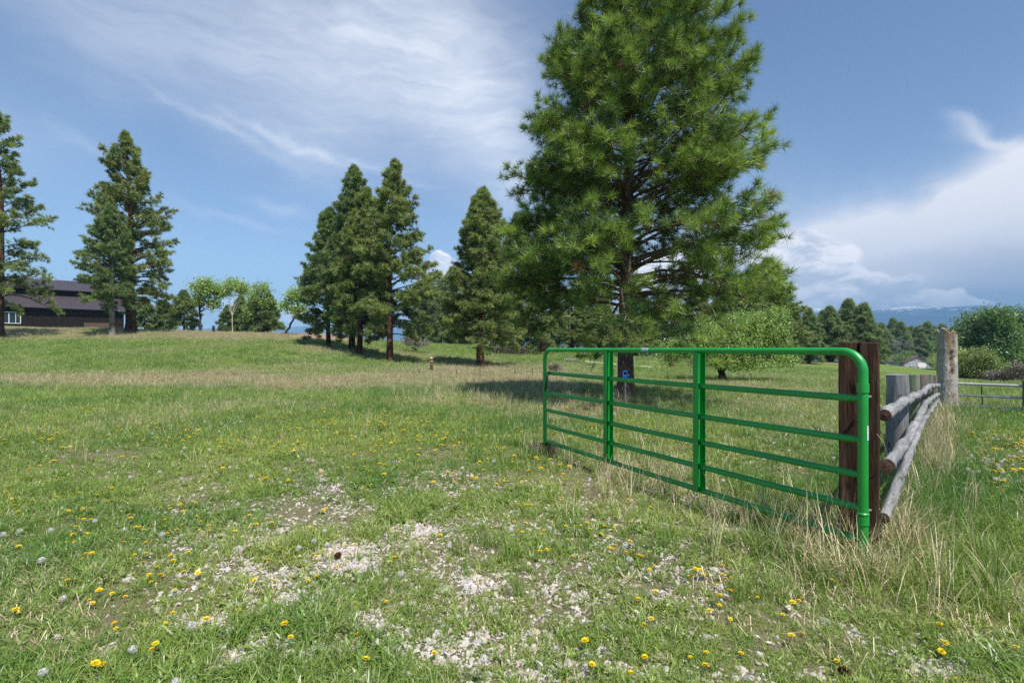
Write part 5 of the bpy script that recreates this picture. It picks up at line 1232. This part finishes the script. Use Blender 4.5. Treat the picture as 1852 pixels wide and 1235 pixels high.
x, y = cand(rg, 60000, 7., 34., 1.5, 3.); z = hz(x, y); px, py = pix(x, y, z); ba = bareness(px, py, x, y); dr_ = dryness(px, py)
keep = rg.random(len(x)) < (1 - .8 * ba) * (.75 + .5 * _nf(x, y, .6, 2)) * sst(y, 6.5, 10.5)
x, y, z, dr_, px, py = (a[keep] for a in (x, y, z, dr_, px, py)); n = len(x)
smooth_r = sst(px, 1450, 1600) * sst(y, 16, 22)
scatter('meadow_grass', medium, 4, np.stack([x, y, z], 1), rots(rg, n, .15), rg.uniform(.7, 1.25, n) * (1 - .45 * smooth_r) * (1 + .5 * sst(y, 14, 34)), {'dry': np.clip(dr_ * .85 + rg.normal(.02, .09, n) + np.clip(_nf(x, y, .25, 12), 0, .4), 0, 1), 'tone': tone_of(rg, x, y)},
        'mid-height green meadow grass behind the track and gate', 'grass')
x, y = cand(rg, 42000, 28., 75., 1.0, 5., 1.15); z = hz(x, y); px, py = pix(x, y, z); dr_ = dryness(px, py)
keep = (rg.random(len(x)) < .9 - .5 * sst(px, 1400, 1600)); x, y, z, dr_, px, py = (a[keep] for a in (x, y, z, dr_, px, py)); n = len(x)
scatter('hillside_grass', medium, 4, np.stack([x, y, z], 1), rots(rg, n, .1), rg.uniform(1.2, 2.3, n) * (1 - .4 * sst(px, 1400, 1600)), {'dry': np.clip(dr_ * 1.15 + rg.normal(.05, .10, n) + np.clip(_nf(x, y, .15, 12), 0, .5) * .8, 0, 1), 'tone': tone_of(rg, x, y)},
        'rough green and buff grass covering the slope up to the crest', 'grass')
# taller green grass: along gate and fences, rank patches on the track
x, y = cand(rg, 60000, 1.6, 26., 1.5, 2.); z = hz(x, y); px, py = pix(x, y, z)
dg = np.full(x.shape, 9.)
dgate = segdist(x, y, GN, GF); dfen = segdist(x, y, F0, cp); drf = segdist(x, y, cp, e)
den = .10 * np.exp(-(dgate / .28) ** 2) + .9 * np.exp(-(dfen / .55) ** 2) + .7 * np.exp(-(drf / .6) ** 2) + .22 * ell(px, py, 1560, 1040, 130, 35) + .12 * ell(px, py, 1400, 990, 110, 40) + .07 * ell(px, py, 1300, 880, 260, 90) + .25 * ell(px, py, 930, 770, 110, 60) + .12 * sst(y, 9, 13) + .12 * ell(px, py, 660, 860, 60, 12) + .12 * ell(px, py, 900, 1010, 60, 50)
keep = rg.random(len(x)) < den; x, y, z, px, py = (a[keep] for a in (x, y, z, px, py)); n = len(x); dr_ = dryness(px, py)
scatter('tall_grass', tall, 3, np.stack([x, y, z], 1), rots(rg, n, .12), rg.uniform(.55, 1.1, n), {'dry': np.clip(dr_ * .45 + rg.normal(0, .08, n), 0, 1), 'tone': np.clip(tone_of(rg, x, y) - .15, 0, 1)},
        'rank dark green grass along the gate and the pole fence', 'grass')
# straw coloured stalks
x, y = cand(rg, 120000, 1.8, 62., 1.55, 2.); z = hz(x, y); px, py = pix(x, y, z)
dgate = segdist(x, y, GN, GF); dfen = segdist(x, y, F0, cp)
dd0 = dryness(px, py)
den = .30 * dd0 * sst(y, 9, 14) + .26 * ell(px, py, 1480, 1010, 60, 28) + .6 * ell(px, py, 1625, 1005, 40, 45) + .4 * ell(px, py, 1545, 1050, 80, 20) + .9 * ell(px, py, 1695, 790, 30, 75) + .20 * ell(px, py, 1180, 880, 110, 40) + .10 * np.exp(-(dgate / .5) ** 2) + .15 * np.exp(-(dfen / .5) ** 2) + .015 * sst(y, 5, 12)
keep = rg.random(len(x)) < den; x, y, z = (a[keep] for a in (x, y, z)); n = len(x)
rt = rots(rg, n, .14); 
scatter('dry_stalks', strawc, 4, np.stack([x, y, z], 1), rt, rg.uniform(.55, 1.05, n) * (1 - .15 * sst(y, 12, 30)) * (1 + .25 * ell(px[keep], py[keep], 1540, 1000, 140, 60)), {'dry': np.clip(rg.normal(.9, .15, n), 0, 1), 'tone': rg.random(n)},
        'last year\'s straw coloured grass stalks in tufts by the posts and across the meadow', 'dry grass')
x, y = cand(rg, 26000, 1.5, 12., 1.4, 1.6); z = hz(x, y); px, py = pix(x, y, z); ba = bareness(px, py, x, y)
keep = rg.random(len(x)) < .05 + .6 * ba + .35 * ell(px, py, 1560, 1060, 140, 36) + .3 * ell(px, py, 1690, 850, 30, 60)
x, y, z = (a[keep] for a in (x, y, z)); n = len(x)
scatter('straw_thatch', litter, 2, np.stack([x, y, z], 1), rots(rg, n, .1), rg.uniform(.5, 1.1, n), {'dry': np.clip(rg.normal(.75, .2, n), 0, 1), 'tone': rg.random(n)}, 'flattened dead grass lying on bare soil', 'dry grass')
# gravel
gc = bpy.data.collections.new('gravel_stones')
for k in range(6): gc.objects.link(bpy.data.objects.new('gravel_%02d' % k, rockmesh('gravel', 1., 60 + k, M['stone_gravel'], 1.2 + .1 * k, .55)))
x, y = cand(rg, 420000, 1.9, 8.8, 1.3, .8, 1.1); z = hz(x, y); px, py = pix(x, y, z); gr = gravelness(px, py, x, y)
keep = rg.random(len(x)) < np.clip(gr * .72 * np.clip(1 + 1.3 * _nf(x, y, 9., 21), .1, 2), .02 * (py > 820), 1); x, y, z = (a[keep] for a in (x, y, z)); n = len(x)
sz_ = np.clip(rg.lognormal(-5.1, .45, n), .003, .020)
scatter('gravel', gc, 6, np.stack([x, y, z + sz_ * .25], 1), rots(rg, n, .5), sz_, {'tone': rg.random(n), 'dry': np.zeros(n)}, 'pale crushed gravel showing in patches through the grass of the track', 'gravel')

# ------------------------------------------------------------------ dandelions
m, t, o = mat('dandelion_yellow'); at = t.new('ShaderNodeAttribute', attribute_name='tint'); c = t.mix(at.outputs['Fac'], (.80, .52, .01), (.88, .70, .02))
pbsdf(t, o, c, .8, .1); M['yellow'] = m
m, t, o = mat('seed_fluff'); d_ = t.new('ShaderNodeBsdfDiffuse'); d_.inputs[0].default_value = (.80, .79, .76, 1); tr = t.new('ShaderNodeBsdfTranslucent'); tr.inputs[0].default_value = (.80, .79, .76, 1)
mx_ = t.new('ShaderNodeMixShader'); t.link(d_.outputs[0], mx_.inputs[1]); t.link(tr.outputs[0], mx_.inputs[2]); t.link(mx_.outputs[0], o.inputs[0]); M['fluff'] = m
M['stem'] = simple('pale_green_stem', (.20, .26, .10), .7, .2); M['seed'] = simple('seed_core', (.20, .14, .08), .9, .1)
def dandelion(seed, h):
    r = np.random.default_rng(seed); mb = MB(); tx, ty_ = r.normal(0, .012, 2)
    mb.tube([(0, 0, -.02), (tx * .4, ty_ * .4, h * .5), (tx, ty_, h)], .0016, 5, mi=0)
    mb.tube([(tx, ty_, h - .008), (tx, ty_, h - .002)], [.003, .006], 7, mi=0)
    for ly_, (nr, rad, e0) in enumerate(((20, .0185, .10), (18, .0155, .38), (14, .0115, .75), (9, .006, 1.15))):
        for k in range(nr):
            a = 2 * math.pi * (k + r.uniform(-.3, .3)) / nr + ly_ * .3; e_ = e0 + r.normal(0, .08); w_ = .0024
            d = np.array([math.cos(a) * math.cos(e_), math.sin(a) * math.cos(e_), math.sin(e_)]); s = np.array([-math.sin(a), math.cos(a), 0]); c = np.array([tx, ty_, h])
            mb.add([c + d * .001 - s * w_ * .4, c + d * rad - s * w_, c + d * rad * 1.06, c + d * rad + s * w_, c + d * .001 + s * w_ * .4], [(0, 1, 2, 3, 4)], 1)
    me = bpy.data.meshes.new('dandelion'); me.from_pydata(mb.v, [], mb.f); me.materials.append(M['stem']); me.materials.append(M['yellow'])
    me.polygons.foreach_set('material_index', mb.m); a_ = me.attributes.new('tint', 'FLOAT', 'POINT'); a_.data.foreach_set('value', r.random(len(mb.v)).astype(np.float32)); me.update(); return me
def clock(seed, h):
    r = np.random.default_rng(seed); mb = MB(); tx, ty_ = r.normal(0, .015, 2); c = np.array([tx, ty_, h])
    mb.tube([(0, 0, -.02), (tx * .4, ty_ * .4, h * .5), (tx, ty_, h)], .0017, 5, mi=0)
    mb.tube([c - [0, 0, .005], c, c + [0, 0, .004]], [.002, .0055, .002], 7, mi=2)
    for k in range(110):
        d = unit(r.normal(size=3)); s = unit(np.cross(d, r.normal(size=3))); R_ = .023
        mb.add([c + d * .005 - s * .0003, c + d * .005 + s * .0003, c + d * R_ * .9], [(0, 1, 2)], 1)
        u_ = np.cross(d, s)
        for q_ in range(3):
            an = q_ * 1.05; v_ = s * math.cos(an) + u_ * math.sin(an); w2 = np.cross(d, v_) * .0007
            mb.add([c + d * R_ - v_ * .005 - w2, c + d * R_ - v_ * .005 + w2, c + d * R_ + v_ * .005 + w2, c + d * R_ + v_ * .005 - w2], [(0, 1, 2, 3)], 1)
    me = bpy.data.meshes.new('dandelion_clock'); me.from_pydata(mb.v, [], mb.f)
    for q_ in ('stem', 'fluff', 'seed'): me.materials.append(M[q_])
    me.polygons.foreach_set('material_index', mb.m); me.update(); return me
DM = [dandelion(200 + k, h) for k, h in enumerate((.045, .06, .075, .09, .055, .07, .05, .10))]
CM = [clock(300 + k, h) for k, h in enumerate((.12, .16, .14, .19))]
za = [(65,148),(27,170),(55,188),(68,222),(80,240),(155,68),(212,28),(268,26),(294,10),(305,20),(243,222),(100,287),(365,132),(323,155),(325,195),(366,287),(455,194),(502,178),(537,181),(500,214),(612,153),(586,228),(684,245),(742,228),(742,24),(848,86),(468,260),(487,264),(475,314),(475,331),(418,324),(418,373),(486,383),(494,401),(406,411),(416,427),(418,446),(374,449),(463,440),(512,345),(355,498),(116,507),(477,512),(472,533),(541,512),(68,556),(133,546),(465,655),(506,794),(61,861),(101,861),(634,927),(640,967),(360,701),(394,688),(558,723),(645,739),(709,747),(522,762),(700,451),(812,459),(813,508),(744,548),(808,582),(740,389),(792,379),(794,393),(703,327),(730,341),(843,206),(968,225),(1021,225),(985,247),(947,260),(1012,280),(971,324),(915,321),(930,355),(1018,345),(963,377),(940,391),(990,384),(1104,256),(1094,306),(1122,355),(1164,352),(1150,384),(1137,411),(1205,290),(1310,391),(957,524),(1055,524),(967,561),(880,575),(843,644),(844,668),(895,637),(916,627),(1021,627),(1109,613),(975,700),(972,850),(928,913),(874,1056),(880,1080),(587,1141),(521,1179),(1150,879),(1332,840),(1416,660),(1542,654),(1505,550),(1604,1024),(1590,934),(1724,657),(1776,620),(1748,542),(1736,361),(1564,311),(1488,304),(1440,346),(1410,352),(1530,344),(1384,324),(1242,68),(1203,69),(1502,110),(1478,103),(1425,105),(1630,93),(1606,118),(1276,142),(1275,177),(1288,219),(1799,268),(1825,258),(1790,62),(1579,478),(1646,436)]
zb4 = [(340,246),(313,286),(609,403),(359,379),(907,361),(1005,232),(1020,325),(1066,361),(1050,391),(1068,401),(1037,437),(1174,399),(1192,381),(1107,272),(1296,359),(1391,358),(1414,382),(1443,401),(1472,420),(1525,359),(1575,357),(1511,400),(1683,361),(1735,344),(1730,330),(1532,438),(1547,460),(1583,458),(1560,481),(1512,499),(1673,466),(1678,496),(1646,503),(1738,520),(1790,516),(1802,566),(1772,596),(1690,528),(1679,559),(1316,422),(1337,518),(1186,513),(1166,533),(1059,497),(310,773),(314,822),(125,803),(135,973),(191,1156),(564,1077),(1463,1183),(1658,1196),(1427,1025),(1767,1106),(1743,901),(1798,898),(1720,764),(1824,766),(362,533),(341,574),(34,585),(31,623),(12,485),(74,452),(133,485),(120,165),(168,156),(220,131),(376,145),(382,160),(418,151),(474,40),(851,62),(1102,64),(1270,24),(1282,38),(1325,44),(1295,71),(1166,60),(1130,134),(1060,114),(1363,160),(1390,130),(1410,120),(1412,168),(1373,190),(1378,238),(1378,222),(1272,195),(1171,167),(1313,120),(1521,138),(1660,212),(1770,248),(1203,134),(785,84),(803,104),(655,90),(671,103),(613,104),(576,120),(720,110),(693,136),(755,158),(835,170),(767,180),(733,158),(910,135),(957,114),(1615,53)]
z8 = [(150,388),(187,630),(97,655),(58,641),(33,657),(15,660),(184,659),(210,682),(231,679),(190,709),(226,766),(198,811),(181,851),(125,905),(251,890),(387,770),(532,866),(626,801),(798,700),(567,818),(627,957),(560,999),(288,1078),(133,1090),(51,1126),(122,1175),(810,1121),(1363,908),(1387,1031),(1366,1062),(1562,1080),(1783,1051),(1449,1203),(1643,606),(1664,626),(1648,587),(1790,500),(1808,498),(1791,470),(1748,397),(1690,391),(1668,301),(1627,277),(1551,311),(1550,298),(1518,277),(1779,254),(1748,253),(1663,246),(1649,231),(1715,215),(1419,411),(1358,394),(1318,373),(1195,277),(1493,458),(1513,499),(1534,514),(1387,580),(1432,630),(1155,208),(733,186),(483,214),(523,262),(570,262),(274,70),(557,424)]
zr = [(503,606),(552,603),(590,623),(700,605),(668,570),(636,652),(830,628),(858,660),(572,730),(498,800),(548,812),(595,800),(600,862),(765,762),(820,768),(798,868),(785,896),(852,880),(903,872),(684,896),(468,942),(700,1040),(748,1094),(718,932),(820,956),(856,960),(920,930),(940,958),(880,1010),(900,1030),(868,1070),(905,1100),(885,1130),(970,1060),(1002,1074),(1045,1073),(1015,905),(1045,836),(1120,945),(1098,980),(1094,1006),(1186,980),(1218,944),(1140,868),(1150,845),(1100,640),(1130,645),(1155,650),(1055,660),(1125,705),(1185,735),(1238,680),(630,1110),(650,1152),(528,1132),(763,1210),(890,1220),(1012,1192),(1040,1172),(965,1130),(1198,1124),(1078,1105),(968,762),(700,845),(665,1218),(830,1108),(768,970),(1220,848)]
zc = [(20,50),(60,40),(430,52),(520,90),(560,100),(640,55),(700,60),(760,45),(830,42),(900,60),(960,45),(1010,60),(1060,50),(1110,48),(1150,65),(1180,68),(870,80),(920,120),(985,105),(1000,130),(690,148),(625,162),(570,105),(372,128),(305,160),(312,170),(400,226),(440,234),(408,286),(560,290),(820,222),(880,206),(907,172),(980,182),(890,230),(866,266),(905,263),(970,205),(1000,210),(1055,188),(1086,190),(1141,190),(1200,170),(1218,212),(1222,205),(1202,182),(1262,177),(1290,195),(1330,190),(1338,215),(1303,245),(1248,232),(1180,256),(1198,256),(1100,255),(1045,252),(1413,250),(1447,195),(1646,162),(1542,237),(1592,266),(1713,293),(1785,310),(1640,312),(1576,285),(1477,320),(1467,370),(1447,352),(1575,424),(1090,350),(917,397),(822,370),(882,338),(895,336),(920,350),(716,350),(796,358),(838,440),(736,475),(996,455),(1000,468),(1034,460),(1400,394),(1412,412),(1452,480),(1370,466),(1386,488),(1287,410),(1272,397),(1230,412),(1621,541),(1674,541),(1708,553),(1730,582),(1680,422),(1745,446),(1718,372),(1783,370)]
pts = [(x * .324, 835 + y * .324) for x, y in za] + [(600 + x * .324, 835 + y * .324) for x, y in zb4] + [(1240 + x * .3361, 820 + y * .3361) for x, y in z8] + [(1650 + x * .162, 700 + y * .162) for x, y in zr] + [(400 + x * .324, 735 + y * .324) for x, y in zc]
rd_ = np.random.default_rng(77)
for cx, cy_, rx, ry, n_ in ((680, 755, 90, 14, 50), (1800, 800, 50, 40, 60), (740, 790, 120, 22, 40), (560, 770, 120, 20, 24), (250, 770, 200, 25, 22), (1790, 760, 60, 14, 14)):
    for k in range(n_): pts.append((np.clip(rd_.normal(cx, rx), 5, 1960), max(738, rd_.normal(cy_, ry))))
uniq = []
for p in sorted(pts, key=lambda q: -q[1]):
    if all((p[0] - q[0]) ** 2 + (p[1] - q[1]) ** 2 > 14 for q in uniq[-60:]): uniq.append(p)
rest = []
for k, (px, py) in enumerate(uniq):
    hh_ = DM[k % 8].vertices; g = onground(px, py + 12 * min(1., (py - 700) / 300))
    if k < 298:
        ob = bpy.data.objects.new('dandelion', DM[k % 8]); link(ob); ob.location = g; ob.rotation_euler = (rd_.normal(0, .12), rd_.normal(0, .12), rd_.uniform(0, 6.28))
        s_ = rd_.uniform(.5, .95); ob.scale = (s_, s_, s_); tag(ob, 'open yellow dandelion flower in the grass of the track', 'dandelion', 'yellow dandelions in the near grass')
    else: rest.append(g)
dc = bpy.data.collections.new('dandelion_heads')
for k in range(8): dc.objects.link(bpy.data.objects.new('dandelion_source_%d' % k, DM[k]))
rest += [onground(rd_.uniform(0, 1150), max(742, rd_.normal(772, 26))) for k in range(300)]
rest = np.array(rest); scatter('distant_dandelions', dc, 8, rest, rots(rd_, len(rest), .12), rd_.uniform(1.0, 1.4, len(rest)), {}, 'many small yellow dandelions further off in the meadow', 'dandelion')
ck = [(95 + 0, 958), (38, 958), (3, 966), (169, 938), (225, 955), (289, 966), (80, 1010), (240, 861), (288, 852), (327, 861), (428, 908), (433, 987), (548, 986), (585, 953), (565, 975), (590, 985), (118, 1075), (226, 1165), (72, 1213), (312, 1221), (350, 1128), (727, 1036), (980, 877), (877, 1180), (1126, 983), (1139, 1008), (930, 955), (1289, 1051), (865, 877), (1220, 823), (1508, 828), (1310, 868),
      (195, 783), (268, 783), (334, 810), (375, 814), (412, 842), (330, 810), (393, 780), (57, 797), (400, 764), (367, 762), (424, 763), (436, 763), (46, 735), (180, 813), (515, 846), (456, 860), (617, 843), (894, 833), (440, 750), (640, 790), (1240, 780), (1260, 800), (1400, 800), (1430, 815)]
zk = [(785, 500), (825, 500), (850, 485), (960, 560), (640, 570), (738, 578), (1020, 525), (1075, 570), (940, 545), (720, 650), (732, 672), (612, 770), (662, 776), (704, 772), (664, 742), (570, 822), (630, 820), (770, 790), (792, 788), (840, 788), (826, 820), (848, 820), (763, 822), (878, 755), (915, 790), (935, 818), (900, 830), (1000, 815), (975, 865), (978, 900), (1080, 748), (1052, 782), (1120, 845), (875, 900), (570, 940), (615, 920), (640, 935), (685, 942), (980, 940), (892, 992), (962, 1024), (622, 1066), (500, 1104), (628, 1130), (1212, 708), (1225, 1025), (1240, 760), (1230, 630), (885, 570), (1100, 745), (290, 905), (410, 830), (1020, 1000)]
ck += [(1650 + x * .162, 700 + y * .162) for x, y in zk]
for k, (px, py) in enumerate(ck):
    mk = CM[k % 4]; g = onground(px, py + 10); hd = [.12, .16, .14, .19][k % 4]; dd_ = g[1]
    # the coordinates mark the fluffy head; its foot stands further down in the picture
    g = onground(px, py + hd * .8 * F / max(dd_, 2)); ob = bpy.data.objects.new('dandelion_clock', mk); link(ob); ob.location = g
    s_ = rd_.uniform(.7, .95); ob.scale = (s_, s_, s_ * .85); ob.rotation_euler = (rd_.normal(0, .1), rd_.normal(0, .1), rd_.uniform(0, 6.28)); tag(ob, 'grey-white fluffy dandelion seed head standing above the grass', 'seed head', 'dandelion seed heads')
# pine cones
def cone_mesh():
    mb = MB(); r = np.random.default_rng(3)
    for k in range(70):
        t_ = k / 70; a = k * 2.4; R_ = .032 * math.sin(math.pi * (.12 + .85 * t_)) ** .8; z = t_ * .075
        d = np.array([math.cos(a), math.sin(a), .35]); s = np.array([-math.sin(a), math.cos(a), 0]); c = np.array([0, 0, z])
        mb.add([c + d * .005 - s * .006, c + d * .005 + s * .006, c + d * R_ + s * .008, c + d * (R_ + .006) + [0, 0, .003], c + d * R_ - s * .008, c + d * R_ * .6 - [0, 0, .005]], [(0, 1, 2, 3, 4), (0, 5, 1), (5, 2, 1), (5, 3, 2), (5, 4, 3), (5, 0, 4)])
    me = bpy.data.meshes.new('pine_cone'); me.from_pydata(mb.v, [], mb.f); me.materials.append(M['cone']); return me
cm_ = cone_mesh()
for (px, py, rz, lb) in ((1515, 1222, .6, 'dark red-brown pine cone in the grass at the bottom edge'), (604, 1014, 2., 'reddish pine cone lying on the palest gravel patch')):
    ob = bpy.data.objects.new('pine_cone', cm_); link(ob); g = onground(px, py); ob.location = (g[0], g[1], g[2] + .03); ob.scale = (.62,) * 3; ob.rotation_euler = (1.4, .2, rz); tag(ob, lb, 'pine cone')

# ------------------------------------------------------------------ air
HAZE = 2.0e-4
hb = MB(); hb.box(-9500, 9500, -9500, 9500, -60, 700); m = bpy.data.materials.new('haze_air'); m.use_nodes = True; t = NT(m.node_tree); t.n.clear()
o = t.new('ShaderNodeOutputMaterial'); pv = t.new('ShaderNodeVolumePrincipled'); pv.inputs['Density'].default_value = HAZE; pv.inputs['Color'].default_value = (.36, .66, 1., 1); pv.inputs['Anisotropy'].default_value = -.35
t.link(pv.outputs[0], o.inputs['Volume']); hz_o = hb.build('haze', m); tag(hz_o, kind='stuff')
